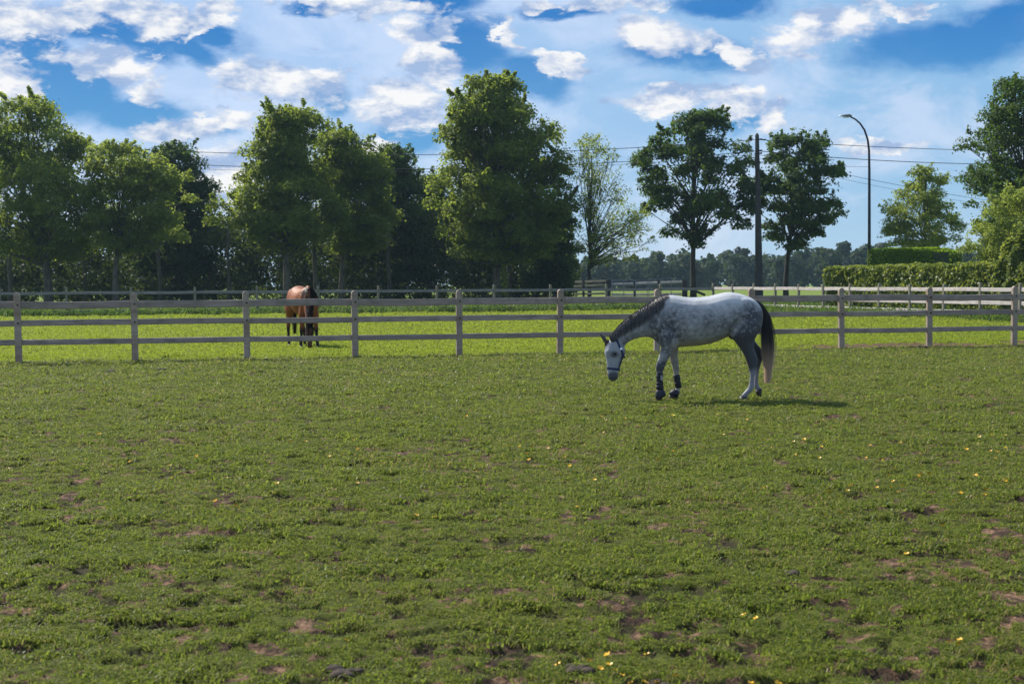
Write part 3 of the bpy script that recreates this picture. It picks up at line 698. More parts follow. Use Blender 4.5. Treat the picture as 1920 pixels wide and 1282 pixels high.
tree(1105, 107, [(245, 1078, 1130), (270, 1072, 1140), (310, 1060, 1165), (360, 1055, 1195), (410, 1055, 1218), (450, 1060, 1222), (478, 1070, 1200), (502, 1085, 1160)],
     'slender see-through tree with pale sparse leaves and a forked dark stem', trunk_r=0.15, nclump=85, nleaf=8500, seed=20, group=G1, mat='lime', cr=(0.4, 0.8), leaf=(0.1, 0.19), barkm='bark_dark', limb=1.0, name='young_tree', spikes=0.5, fill=0.10, dense=1.3)
tree(1300, 112, [(199, 1325, 1345), (215, 1270, 1355), (240, 1225, 1375), (290, 1195, 1405), (340, 1190, 1418), (380, 1200, 1420), (410, 1240, 1410), (440, 1275, 1345), (470, 1280, 1320)],
     'dark maple with an open crown just left of the utility pole', trunk_r=0.25, nclump=74, nleaf=27000, seed=21, group=G1, mat='maple_dark', cr=(0.55, 1.0), barkm='bark_dark', fill=0.10, dense=1.15, extra=[(1256, 440, 22), (1390, 425, 20), (1215, 395, 16)])
tree(1474, 113, [(232, 1480, 1500), (255, 1455, 1550), (290, 1415, 1575), (330, 1405, 1598), (370, 1405, 1600), (400, 1410, 1585), (440, 1420, 1545), (472, 1445, 1510)],
     'dark maple with a rounded airy crown just right of the utility pole', trunk_r=0.22, nclump=66, nleaf=22000, seed=22, group=G1, mat='maple_dark', cr=(0.5, 0.9), barkm='bark_dark', fill=0.10, dense=1.15)
tree(1735, 108, [(305, 1725, 1745), (330, 1700, 1770), (370, 1680, 1790), (410, 1655, 1805), (445, 1655, 1810), (468, 1680, 1790)],
     'small bright green maple rising behind the hedges, right of the street lamp', trunk_r=0.12, nclump=52, nleaf=13000, seed=23, group=G1, mat='lime', cr=(0.4, 0.75), leaf=(0.12, 0.24), barkm='bark_dark')
tree(1925, 88, [(137, 1885, 1945), (180, 1845, 1990), (240, 1820, 2030), (300, 1805, 2060), (360, 1805, 2070), (410, 1810, 2060), (450, 1850, 2020)],
     'tall dark maple cut by the right edge of the picture', trunk_r=0.28, nclump=90, nleaf=34000, seed=24, group=G1, mat='maple_dark', cr=(0.5, 0.95), leaf=(0.12, 0.24))
tree(1890, 82, [(345, 1885, 1950), (380, 1860, 2000), (420, 1840, 2020), (460, 1820, 2010), (500, 1815, 2000)],
     'yellow green bushy tree between the hedge and the tall maple at the right edge', trunk_r=0.14, nclump=60, nleaf=22000, seed=25, group=G1, mat='lime', cr=(0.35, 0.7), leaf=(0.09, 0.18), name='bushy_tree')

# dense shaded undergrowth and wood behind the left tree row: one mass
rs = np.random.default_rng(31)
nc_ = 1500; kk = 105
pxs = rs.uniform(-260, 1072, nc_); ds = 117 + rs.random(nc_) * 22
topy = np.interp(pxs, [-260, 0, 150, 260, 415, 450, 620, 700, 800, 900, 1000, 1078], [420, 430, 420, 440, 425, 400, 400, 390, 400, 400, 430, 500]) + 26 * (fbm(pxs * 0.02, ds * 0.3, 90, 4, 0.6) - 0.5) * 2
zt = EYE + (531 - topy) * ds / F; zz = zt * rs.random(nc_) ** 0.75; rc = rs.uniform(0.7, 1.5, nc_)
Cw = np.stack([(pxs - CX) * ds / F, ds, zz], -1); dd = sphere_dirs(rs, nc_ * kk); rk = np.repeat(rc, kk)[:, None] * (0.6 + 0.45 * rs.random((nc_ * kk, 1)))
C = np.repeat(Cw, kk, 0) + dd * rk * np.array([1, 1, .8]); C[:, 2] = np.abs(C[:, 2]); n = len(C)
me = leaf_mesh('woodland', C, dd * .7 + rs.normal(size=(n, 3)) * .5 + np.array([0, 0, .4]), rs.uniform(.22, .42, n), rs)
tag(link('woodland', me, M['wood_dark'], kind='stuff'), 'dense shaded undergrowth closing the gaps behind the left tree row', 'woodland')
for k, (px_, d_, r_) in enumerate(((592, 112, 0.2), (955, 116, 0.22), (730, 117, .18), (430, 116, .15), (300, 116, .16), (20, 116, .2), (160, 117, .15))):
    B = at(px_, d_); V, Fs = tube([(0, 0, -.2), (0.05, 0, 2), (-.1, 0.1, 4.5), (0.1, .2, 8)], [r_ * 1.2, r_, r_ * .85, r_ * .5], 9)
    o = link('tree_trunk', pymesh('tree_trunk', V, Fs, True), M['bark']); o.location = B
    tag(o, ['shaded trunk just right of the brown horse in the wood edge', 'shaded trunk right beside the pale trunk of the tallest maple', 'dim trunk in the wood below the pointed dome tree', 'dim trunk in the dark gap left of the brown horse', 'dim trunk in the wood right of the olive tinged tree', 'dim trunk in the wood at the far left edge', 'dim trunk between the two leftmost trees'][k], 'tree trunk', 'trunks in the shaded wood')

# distant wooded skyline
rs = np.random.default_rng(33)
cl = []; sz = []
for k in range(230):
    px_ = rs.uniform(1030, 2120) if k > 40 else rs.uniform(-400, 1100); d_ = rs.uniform(330, 430)
    top = np.interp(px_, [-400, 1060, 1100, 1180, 1230, 1290, 1330, 1360, 1400, 1440, 1480, 1540, 1580, 1640, 1700, 1760, 1830, 2120], [480, 490, 488, 482, 466, 474, 482, 462, 465, 476, 478, 462, 452, 458, 462, 470, 466, 460]) + rs.uniform(-3, 14)
    zt_ = EYE + (529 - top) * d_ / F; wd_ = rs.uniform(2.5, 5.5); B = at(px_, d_)
    for j in range(9):
        h_ = rs.uniform(0.15, 0.92) * zt_; cl.append((B.x + rs.normal() * wd_ * 0.6 * (1.15 - h_ / zt_), B.y + rs.normal() * 2, h_)); sz.append(rs.uniform(1.0, 2.2) * (1.25 - 0.5 * h_ / zt_))
cl = np.array(cl); sz = np.array(sz); k = 42
dd = sphere_dirs(rs, len(cl) * k); C = np.repeat(cl, k, 0) + dd * np.repeat(sz, k)[:, None] * rs.uniform(.6, 1.1, (len(cl) * k, 1)); C[:, 2] = np.abs(C[:, 2])
me = leaf_mesh('distant_woodland', C, dd * 0.7 + rs.normal(size=dd.shape) * .5 + np.array([0, 0, .4]), rs.uniform(.8, 1.7, len(C)), rs, 0.8)
tag(link('distant_woodland', me, M['far'], kind='stuff'), 'bluish hazy line of far trees along the horizon behind the poles', 'woodland')

# ------------------------------------------------------------------ hedges
def hedge(name, line, thick, z1, label, mat, n, size, seed, bumpf=0.12, rounded=0.15, z0=0.0):
    rs = np.random.default_rng(seed); e = empty(name, (line[0][0], line[0][1], 0), label, 'hedge')
    L = [Vector(p) for p in line]; seg = [(L[i + 1] - L[i]).length for i in range(len(L) - 1)]; tot = sum(seg); Cs = []; Ns = []
    core = []
    for i in range(len(L) - 1):
        a, b = L[i], L[i + 1]; d = (b - a).normalized(); nn = Vector((d.y, -d.x))      # right side of travel = front side
        if nn.y > 0 and abs(nn.y) > abs(nn.x): nn = -nn
        if nn.x > 0 and abs(nn.x) >= abs(nn.y): nn = -nn
        s = 0.25
        A0 = a + nn * -s; B0 = b - nn * s
        A1 = a - nn * (thick - s); B1 = b - nn * (thick - s)
        h = z1 - 0.25
        vs = [(A0.x, A0.y, 0), (B0.x, B0.y, 0), (B1.x, B1.y, 0), (A1.x, A1.y, 0), (A0.x, A0.y, h), (B0.x, B0.y, h), (B1.x, B1.y, h), (A1.x, A1.y, h)]
        core.append(([Vector(v) - Vector((L[0].x, L[0].y, 0)) for v in vs], [[0, 1, 5, 4], [1, 2, 6, 5], [2, 3, 7, 6], [3, 0, 4, 7], [4, 5, 6, 7]]))
        k = int(n * seg[i] / tot)
        t = rs.random(k) * seg[i]; which = rs.random(k)
        z = rs.random(k) * (z1 - z0) + z0; dep = np.zeros(k); nrm = np.zeros((k, 3))
        topm = which < 0.28; endm = (which >= 0.28) & (which < 0.34)
        dep = np.where(topm, rs.random(k) * thick, 0.0); z = np.where(topm, z1, z)
        dep = np.where(endm, rs.random(k) * thick, dep); t = np.where(endm, np.where(rs.random(k) < .5, 0.0, seg[i]), t)
        bx = bumpf * (fbm(t * 1.5 + i * 9, z * 1.8, seed, 3, .6) - 0.5) * 2.2
        zz = z + np.where(topm, bumpf * 1.2 * (fbm(t * 1.2 + i * 7, dep * 2, seed + 3, 3, .6) - 0.5) * 2 - rounded * (np.abs(dep / thick - .5) * 2) ** 4, rs.normal(0, .02, k))
        x_ = a.x + d.x * t - nn.x * (dep - np.where(topm, 0, bx + rs.normal(0, .05, k))); y_ = a.y + d.y * t - nn.y * (dep - np.where(topm, 0, bx + rs.normal(0, .05, k)))
        x_ += rs.normal(0, .04, k); y_ += rs.normal(0, .04, k)
        base = np.where(topm[:, None], np.array([0, 0, 1.0]), np.array([nn.x, nn.y, 0.35]))
        Cs.append(np.stack([x_ - L[0].x, y_ - L[0].y, zz], -1)); Ns.append(base * 0.75 + rs.normal(size=(k, 3)) * 0.55)
    C = np.concatenate(Cs); Nn = np.concatenate(Ns)
    link('leaves', leaf_mesh('leaves', C, Nn, rs.uniform(size[0], size[1], len(C)), rs, 0.8), mat, e)
    V, Fs = join(core); link('twigs', pymesh('twigs', V, Fs), M['hedge_core'], e)
    return e
hedge('leafy_hedge', [(18.35, 83.6), (19.3, 82.2), (24.3, 69.5), (29.5, 56.0)], 1.5, 2.55, 'long broad leaved hedge behind the sunlit pale rail fence', M['hedge'], 34000, (0.10, 0.22), 51, 0.17)
a0 = at(1627, 97); a1 = at(1745, 94); a2 = at(1818, 97)
hedge('clipped_hedge', [(a0.x, a0.y), (a1.x, a1.y)], 3.0, hgt(1680, 466, 96), 'tall square clipped hedge at the foot of the street lamp, brighter left one', M['hedge_back'], 16000, (0.08, 0.17), 52, 0.07, 0.1)
hedge('clipped_hedge', [(a1.x + .1, a1.y + 2.2), (a2.x, a2.y + 1.5)], 2.0, hgt(1780, 470, 98), 'darker clipped hedge set back to the right of the tall square one', M['hedge_back'], 9000, (0.08, 0.17), 53, 0.07, 0.1)
# ivy mound at the right edge
rs = np.random.default_rng(55); n = 11000
e = empty('ivy_bush', tuple(at(1920, 70)), 'high ivy covered mound above the hedge at the right edge', 'bush')
dd = sphere_dirs(rs, n); dd[:, 2] = np.abs(dd[:, 2]); rr_ = 1 + 0.15 * np.sin(dd[:, 0] * 9) * np.sin(dd[:, 2] * 7 + dd[:, 1] * 6) + rs.normal(0, .03, n)
C = dd * rr_[:, None] * np.array([1.35, 1.3, 3.75]) + np.array([0, 0, 0.1])
link('leaves', leaf_mesh('leaves', C, dd + rs.normal(size=(n, 3)) * .5 + np.array([0, 0, .3]), rs.uniform(.12, .26, n), rs, .8), M['hedge'], e)
bmm = bmesh.new(); bmesh.ops.create_icosphere(bmm, subdivisions=3, radius=1.0)
for v in bmm.verts: v.co = Vector((v.co.x * 1.1, v.co.y * 1.05, max(v.co.z, 0) * 3.3))
mm = bpy.data.meshes.new('stems'); bmm.to_mesh(mm); bmm.free(); link('stems', mm, M['bark_dark'], e)
# creeper on the middle trunk
rs = np.random.default_rng(56); n = 260; b = at(946, 106.5)
e = empty('climbing_vine', tuple(b), 'bright young vine growing up beside the pale trunk of the tallest maple', 'plant')
C = np.stack([rs.normal(0, .22, n) * np.linspace(1.2, .5, n), rs.normal(0, .2, n), np.linspace(0.5, 3.0, n) + rs.normal(0, .12, n)], -1)
link('leaves', leaf_mesh('leaves', C, rs.normal(size=(n, 3)) + np.array([0, 0, .5]), rs.uniform(.12, .2, n), rs, .8), M['lime'], e)
V, Fs = tube([(0, 0, -.1), (.08, 0, 1), (-.05, 0, 2), (0, 0, 3)], [.03, .025, .02, .01], 6); link('stem', pymesh('stem', V, Fs), M['bark'], e)
# rank grass strips below the far fences and hedge
pts = []
for a, b_, k in ((C1 + LDIR * 46, C1, 1900), (C1, C1 + RDIR * 34, 1500)):
    t = NR.random(k)[:, None]; off = NR.normal(0, 0.5, k)
    dvec = (b_ - a).normalized(); q = np.array(a)[None] * (1 - t) + np.array(b_)[None] * t + np.stack([-dvec.y * off, dvec.x * off], -1); pts.append(q)
kk = 5200; q = np.stack([NR.uniform(-46, 26, kk), NR.uniform(86, 117, kk)], -1); pts.append(q)
pts = np.concatenate(pts); n = len(pts); pts = np.concatenate([pts, np.where(pts[:, 1:2] > 94.9, -0.09, 0.0)], -1)
s1 = NR.uniform(.5, 1.3, n)
grass_obj('rank_grass', M['grass3'], [blades(rng, 42, 0.28, 0.12, 0.46, 0.012, 0.55) for _ in range(4)], pts, np.stack([NR.normal(0, .1, n), NR.normal(0, .1, n), NR.uniform(0, 6.28, n)], -1),
          np.stack([s1 * 1.4, s1 * 1.4, s1], -1), 'taller rank grass and weeds along the back fences and under the trees', 'grass')

# ------------------------------------------------------------------ utility pole, wires, street lamp
PD = 109.0; pt = at(1419.5, PD, 250); pb = at(1424, PD)
pole = empty('utility_pole', tuple(pb), 'dark tapered utility pole between the two dark maples', 'utility pole')
V, Fs = tube([(0, 0, -.3), (local(pole, pt).x * .5, 0, pt.z * .5), (local(pole, pt).x, 0, pt.z - .15), (local(pole, pt).x, 0, pt.z)], [.33, .235, .15, .06], 8)
link('mast', pymesh('mast', V, Fs, False), M['concrete'], pole)
for zy in (262, 283, 288):
    a = at(1419, PD, zy); V, Fs = tube([(a.x - pb.x + .12, -0.1, a.z), (a.x - pb.x + .38, -.1, a.z + .02)], [.05, .07], 8); link('insulator', pymesh('insulator', V, Fs), M['iron'], pole)
V, Fs = tube([(local(pole, at(1419, PD, 262)).x - .1, -.15, at(1419, PD, 262).z - .02), (local(pole, at(1436, PD, 262)).x, -.15, at(1436, PD, 262).z)], .035, 6); link('bracket', pymesh('bracket', V, Fs), M['iron'], pole)
def wire(pts3, x0, x1, d0, d1, label, r=0.022):
    xs = np.array([p[0] for p in pts3], float); ys = np.array([p[1] for p in pts3], float); cf = np.polyfit(xs, ys, len(xs) - 1)
    P_ = []
    for i in range(33):
        x_ = x0 + (x1 - x0) * i / 32; P_.append(at(x_, d0 + (d1 - d0) * i / 32, float(np.polyval(cf, x_))))
    V, Fs = tube(P_, r, 5); tag(link('power_line', pymesh('power_line', V, Fs), M['wire']), label, 'cable', 'wires on the utility pole')
wire([(150, 275), (820, 290), (1419, 262)], -150, 1419, 126, 109.2, 'upper wire left of the utility pole, passing behind the tree tops', .026)
wire([(370, 309), (820, 317), (1419, 283)], -150, 1419, 126, 109.2, 'thicker lower wire left of the utility pole', .026)
wire([(370, 317), (820, 322), (1419, 289)], -150, 1419, 126, 109.2, 'thin lowest wire left of the utility pole', .014)
wire([(1419, 262), (1830, 282), (2200, 283)], 1419, 2200, 109.2, 140, 'upper wire right of the utility pole, above the street lamp arm end', .026)
wire([(1419, 283), (1570, 296), (1860, 308)], 1419, 2200, 109.2, 140, 'lower thick wire right of the utility pole', .03)
wire([(1419, 306), (1570, 312), (1630, 313)], 1419, 1630, 109.2, 120, 'short thin wire from the utility pole to the street lamp', .014)
wire([(1419, 289), (1575, 325), (1700, 350)], 1419, 1850, 109.2, 128, 'service cable sloping down to the right from the utility pole', .018)
wire([(1419, 296), (1600, 340), (1690, 358)], 1419, 1850, 109.2, 128, 'lowest thin service cable sloping down to the right', .012)
LD = 97.0; lb = at(1630, LD)
lamp = empty('street_lamp', tuple(lb), 'slim black street lamp with an arched arm behind the clipped hedge', 'street lamp')
arc = [(1630, 560), (1630, 420), (1630, 320), (1629.5, 282), (1627, 262), (1621, 244), (1613, 232), (1604, 224), (1594, 219)]
LP = [local(lamp, at(px_, LD, py_)) for px_, py_ in arc]; LP[0].z = -0.2
V, Fs = tube(LP, [.115, .10, .085, .075, .07, .065, .06, .055, .05], 10); link('post', pymesh('post', V, Fs, True), M['lamp'], lamp)
h0 = local(lamp, at(1597, LD, 217.5)); h1 = local(lamp, at(1573, LD, 217.5))
V, Fs = tube([h0, h0.lerp(h1, .2) + Vector((0, 0, .04)), h0.lerp(h1, .6) + Vector((0, 0, .02)), h1], [.06, .13, .10, .03], 10)
V = [Vector((v.x, v.y * 1.6, h0.z + (v.z - h0.z) * 0.75)) for v in V]; hd = link('lamp_head', pymesh('lamp_head', V, Fs, True), M['lamp_head'], lamp)
V, Fs = box(h0.lerp(h1, .7).x, h0.lerp(h1, .2).x, -.14, .14, h0.z - .115, h0.z - .085, .01); link('lens', pymesh('lens', V, Fs), M['glass'], hd)

# ------------------------------------------------------------------ horses
def loft(st, seg=24, power=1.0):
    """stations: ((X1,Z1),(X2,Z2), y, half_width): ellipse across the two outline points"""
    V = []; Fs = []
    for (p, q, y_, b_) in st:
        cx, cz = (p[0] + q[0]) / 2, (p[1] + q[1]) / 2; ax, azz = (p[0] - q[0]) / 2, (p[1] - q[1]) / 2
        for k in range(seg):
            a = 2 * PI * k / seg; V.append((cx + ax * math.cos(a), y_ + b_ * math.sin(a), cz + azz * math.cos(a)))
    for i in range(len(st) - 1):
        for k in range(seg):
            a = i * seg + k; b2 = i * seg + (k + 1) % seg; Fs.append([a, b2, b2 + seg, a + seg])
    Fs.append(list(range(seg))[::-1]); Fs.append([(len(st) - 1) * seg + k for k in range(seg)])
    return V, Fs
def catmull(st, sub=3):
    flat = [np.array([p[0], p[1], q[0], q[1], y_, b_], float) for p, q, y_, b_ in st]; out = []
    for i in range(len(flat) - 1):
        p0 = flat[max(i - 1, 0)]; p1 = flat[i]; p2 = flat[i + 1]; p3 = flat[min(i + 2, len(flat) - 1)]
        for s_ in range(sub):
            t = s_ / sub; out.append(0.5 * ((2 * p1) + (-p0 + p2) * t + (2 * p0 - 5 * p1 + 4 * p2 - p3) * t * t + (-p0 + 3 * p1 - 3 * p2 + p3) * t ** 3))
    out.append(flat[-1])
    return [((a[0], a[1]), (a[2], a[3]), a[4], max(a[5], 0.004)) for a in out]
SC = 592.6
def T(X, Y): return ((X - 1000) / SC, (1141 - Y) / SC)
PLANE = [2.77, 20.6]      # horse stands right of the lens axis: outline points on its near and far side lie on different sight lines
def stn(lst):
    out = []
    for a, b, y_, w_ in lst:
        p = T(*a); q = T(*b); dx = y_ * (PLANE[0] + p[0]) / 20.6 if PLANE[0] else 0.0
        out.append(((p[0] + dx, p[1]), (q[0] + dx, q[1]), y_, w_))
    return out
def ell(cx, cz, rx, rz, y_, ry, n=14, rot=0):
    """ellipsoid as loft"""
    V = []; Fs = []; bm = bmesh.new(); bmesh.ops.create_uvsphere(bm, u_segments=18, v_segments=12, radius=1.0)
    for v in bm.verts:
        x_, z_ = v.co.x * rx, v.co.z * rz; v.co = Vector((cx + x_ * math.cos(rot) - z_ * math.sin(rot), y_ + v.co.y * ry, cz + x_ * math.sin(rot) + z_ * math.cos(rot)))
    bm.verts.index_update(); V = [v.co.copy() for v in bm.verts]; Fs = [[v.index for v in f.verts] for f in bm.faces]; bm.free(); return V, Fs
def ellp(X, Y, RX, RY, y_, ry, rot=0):
    a = T(X, Y); return ell(a[0], a[1], RX / SC, RY / SC, y_, ry, rot=math.radians(rot))
def fuse(name, parts, voxel, smooth=6, parent=None, mat=None):
    V, Fs = join(parts); me = pymesh(name, V, Fs); o = bpy.data.objects.new('tmp', me); COL.objects.link(o)
    r = o.modifiers.new('r', 'REMESH'); r.mode = 'VOXEL'; r.voxel_size = voxel
    s_ = o.modifiers.new('s', 'SMOOTH'); s_.factor = 0.5; s_.iterations = smooth * 2
    dg = bpy.context.evaluated_depsgraph_get(); m2 = bpy.data.meshes.new_from_object(o.evaluated_get(dg)); m2.name = name
    bpy.data.objects.remove(o); bpy.data.meshes.remove(me)
    m2.polygons.foreach_set('use_smooth', [True] * len(m2.polygons)); m2.materials.clear()
    return link(name, m2, mat, parent)

torso = [((575, 400), (585, 600), 0, .10), ((600, 320), (610, 655), 0, .17), ((650, 262), (655, 685), 0, .215), ((730, 241), (740, 694), 0, .25), ((800, 252), (810, 690), 0, .285), ((880, 263), (890, 684), 0, .31),
         ((970, 261), (970, 678), 0, .325), ((1060, 250), (1060, 662), 0, .325), ((1140, 231), (1150, 632), 0, .31), ((1220, 219), (1230, 596), 0, .295), ((1300, 229), (1310, 590), 0, .285), ((1380, 254), (1390, 590), 0, .265),
         ((1440, 286), (1450, 570), 0, .235), ((1485, 335), (1490, 530), 0, .18), ((1508, 385), (1508, 480), 0, .09)]
def grey_parts():
    neck = [((700, 240), (705, 690), -.0, .20), ((640, 254), (640, 670), -.005, .19), ((575, 290), (590, 635), -.01, .155), ((500, 338), (548, 606), -.015, .12), ((425, 388), (480, 604), -.02, .098), ((350, 440), (415, 618), -.025, .085),
            ((290, 492), (352, 650), -.03, .078), ((245, 545), (318, 690), -.035, .075), ((225, 590), (300, 720), -.035, .06)]
    head = [((222, 592), (292, 612), -.03, .055), ((190, 630), (322, 668), -.035, .088), ((160, 680), (331, 720), -.045, .098), ((152, 730), (326, 758), -.055, .096), ((163, 780), (308, 798), -.065, .078), ((171, 828), (288, 842), -.08, .062),
            ((175, 870), (275, 880), -.09, .053), ((178, 912), (271, 920), -.10, .055), ((184, 948), (267, 950), -.105, .05), ((205, 972), (246, 974), -.105, .028)]
    nf = [((630, 480), (790, 480), -.13, .09), ((622, 570), (790, 580), -.15, .10), ((630, 650), (785, 660), -.15, .10), ((638, 700), (750, 722), -.15, .082), ((618, 762), (706, 782), -.15, .064), ((600, 820), (678, 836), -.15, .053), ((591, 858), (664, 874), -.15, .052),
          ((597, 905), (648, 908), -.15, .04), ((602, 960), (646, 960), -.15, .033), ((603, 1020), (650, 1022), -.15, .035), ((600, 1052), (660, 1060), -.15, .040), ((598, 1085), (648, 1090), -.15, .035), ((596, 1115), (650, 1105), -.15, .036)]
    ff = [((670, 540), (800, 560), .12, .09), ((685, 640), (795, 660), .14, .09), ((700, 720), (785, 740), .14, .07), ((712, 790), (787, 790), .14, .056), ((728, 845), (792, 842), .14, .048), ((738, 885), (797, 885), .14, .049),
          ((750, 935), (793, 935), .14, .038), ((757, 990), (800, 985), .14, .032), ((765, 1036), (812, 1032), .14, .037), ((752, 1068), (798, 1076), .14, .035), ((730, 1088), (770, 1106), .14, .036)]
    nh = [((1225, 440), (1500, 410), -.12, .14), ((1228, 520), (1500, 480), -.15, .145), ((1235, 590), (1468, 570), -.165, .13), ((1275, 645), (1440, 635), -.165, .10), ((1322, 705), (1440, 700), -.165, .076), ((1355, 765), (1462, 760), -.165, .06),
          ((1376, 820), (1474, 810), -.165, .052), ((1396, 880), (1458, 878), -.165, .043), ((1402, 940), (1445, 945), -.165, .034), ((1395, 1000), (1440, 1005), -.165, .034), ((1380, 1040), (1432, 1052), -.165, .042), ((1345, 1078), (1388, 1098), -.165, .036), ((1322, 1106), (1378, 1116), -.165, .038)]
    fh = [((1240, 440), (1500, 410), .12, .14), ((1250, 520), (1500, 480), .15, .14), ((1265, 590), (1468, 570), .16, .12), ((1310, 640), (1445, 628), .16, .09), ((1372, 690), (1462, 664), .16, .07), ((1418, 748), (1514, 722), .16, .056),
          ((1440, 800), (1530, 762), .16, .050), ((1446, 860), (1502, 832), .16, .042), ((1444, 920), (1482, 914), .16, .033), ((1439, 985), (1476, 985), .16, .032), ((1436, 1032), (1482, 1030), .16, .039), ((1452, 1064), (1494, 1048), .16, .034), ((1456, 1080), (1502, 1058), .16, .036)]
    P_ = [loft(catmull(stn(s_))) for s_ in (torso, neck, head, nf, ff, nh, fh)]
    # muscles: shoulder blade, triceps, stifle, buttock, cheek, brow
    for a in ((690, 460, 72, 130, -.19, .050, -18), (730, 590, 80, 90, -.14, .075, 0), (1280, 560, 60, 75, -.18, .085, 0), (1280, 560, 60, 75, .18, .085, 0), (1430, 470, 60, 110, -.13, .11, 10), (285, 735, 44, 48, -.115, .035, 0), (205, 712, 40, 22, -.12, .024, 20),
              (690, 460, 72, 130, .19, .050, -18), (1320, 350, 120, 80, -.15, .10, 10), (1320, 350, 120, 80, .15, .10, 10)): P_.append(ellp(*a))
    return P_
def grey_mat():
    mt, q, b, o = principled('dapple grey coat')
    tcn = q.n('ShaderNodeTexCoord'); ob = tcn.outputs['Object']; sp = q.n('ShaderNodeSeparateXYZ', in_0=q.vmath('ADD', ob, q.vmath('MULTIPLY', q.vmath('SUBTRACT', q.noise(ob, 7.0, 5, .65, 0, 1), (.5, .5, .5)), (.22, .22, .22)))); X, Y, Z = sp.outputs
    n1 = q.noise(ob, 3.0, 5, 0.6); n2 = q.noise(ob, 11.0, 5, 0.6, 0.5); n3 = q.noise(ob, 90.0, 3, 0.6)
    vo = q.n('ShaderNodeTexVoronoi', in_0=q.vmath('ADD', ob, q.vmath('MULTIPLY', q.noise(ob, 9.0, 3, .6, 0, 1), (.16, .16, .16)))); vo.inputs['Scale'].default_value = 17.0; vo.feature = 'F1'
    dap = q.mr(vo.outputs['Distance'], 0.10, 0.65)                      # 1 in the dark net between dapples
    light = (0.50, 0.51, 0.52); dark = (0.055, 0.058, 0.068)
    # regional darkness of the coat: rump, shoulder point, upper legs dark; face pale; back also kept pale to imitate sunlight
    g1 = q.mr(X, 0.25, 0.80)                                         # towards the rump
    g2 = q.mr(q.math('ADD', Z, q.math('MULTIPLY', X, 0.30)), 1.68, 1.42)       # below the topline
    rump = q.math('MULTIPLY', g1, g2)
    sh = q.mr(q.vmath('LENGTH', q.vmath('MULTIPLY', q.vmath('SUBTRACT', ob, (-0.62, 0, 0.98)), (1, 0, 0.9))), 0.42, 0.05)
    fore = q.math('MULTIPLY', q.mr(Z, 0.62, 0.48), q.mr(Z, 0.38, 0.46))
    hleg = q.math('MULTIPLY', q.mr(Z, 1.08, 0.66), q.mr(Z, 0.40, 0.52)); hleg = q.math('MULTIPLY', hleg, q.mr(X, 0.3, 0.45))
    amt = q.math('ADD', q.math('ADD', q.math('MULTIPLY', rump, 0.62), q.math('MULTIPLY', sh, 0.20)), q.math('ADD', q.math('MULTIPLY', fore, 0.5), q.math('MULTIPLY', hleg, 1.5)))
    amt = q.math('ADD', amt, q.math('MULTIPLY', q.mr(Z, 1.50, 1.22), 0.46))  # darker dappled barrel; topline left pale, painting the sunlit back into the coat
    amt = q.math('ADD', amt, q.math('MULTIPLY', q.math('SUBTRACT', n1, 0.5), 1.2))
    f = q.math('MULTIPLY', amt, q.math('ADD', 0.74, q.math('MULTIPLY', dap, 0.5)))
    f = q.math('ADD', f, q.math('MULTIPLY', q.math('SUBTRACT', n2, 0.5), 0.85)); f = q.math('ADD', f, q.math('MULTIPLY', q.math('SUBTRACT', n3, .5), .12))
    f = q.math('MINIMUM', q.math('MAXIMUM', f, 0.0), 1.0)
    c = q.mix(f, light, dark)
    face = q.mr(X, -1.17, -1.22)                                       # head
    c = q.mix(q.math('MULTIPLY', face, 0.8), c, (0.31, 0.33, 0.36))
    belly = q.math('MULTIPLY', q.mr(Z, 0.92, 0.80), q.mr(X, 0.42, 0.30)); belly = q.math('MULTIPLY', belly, q.mr(X, -0.55, -0.40))
    c = q.mix(q.math('MULTIPLY', belly, 0.6), c, (0.38, 0.33, 0.27))
    socks = q.math('MULTIPLY', q.mr(Z, 0.50, 0.38), q.mr(X, 0.2, 0.4))
    c = q.mix(socks, c, q.mix(n2, (0.12, 0.12, 0.14), (0.33, 0.33, 0.37)))
    muz = q.math('MULTIPLY', q.mr(q.math('ADD', Z, q.math('MULTIPLY', n2, .05)), 0.47, 0.41), face)
    c = q.mix(q.math('MULTIPLY', muz, 0.93), c, (0.045, 0.045, 0.055))
    eye = q.mr(q.vmath('LENGTH', q.vmath('MULTIPLY', q.vmath('SUBTRACT', ob, (-1.295, 0, 0.672)), (1.0, 0.0, 1.3))), 0.09, 0.03)
    c = q.mix(q.math('MULTIPLY', eye, 0.85), c, (0.05, 0.045, 0.045))
    ears = q.math('MULTIPLY', q.mr(Z, 0.80, 0.90), q.mr(X, -1.26, -1.28)); c = q.mix(q.math('MULTIPLY', ears, .9), c, (0.045, 0.04, 0.045))
    q.set(b.inputs[0], c); b.inputs['Roughness'].default_value = 0.5; b.inputs['Specular IOR Level'].default_value = 0.35
    b.inputs['Sheen Weight'].default_value = 0.15
    bump(q, b, q.math('ADD', q.noise(ob, 7.0, 3), q.math('MULTIPLY', n3, 0.1)), 0.35, 0.02)
    return mt
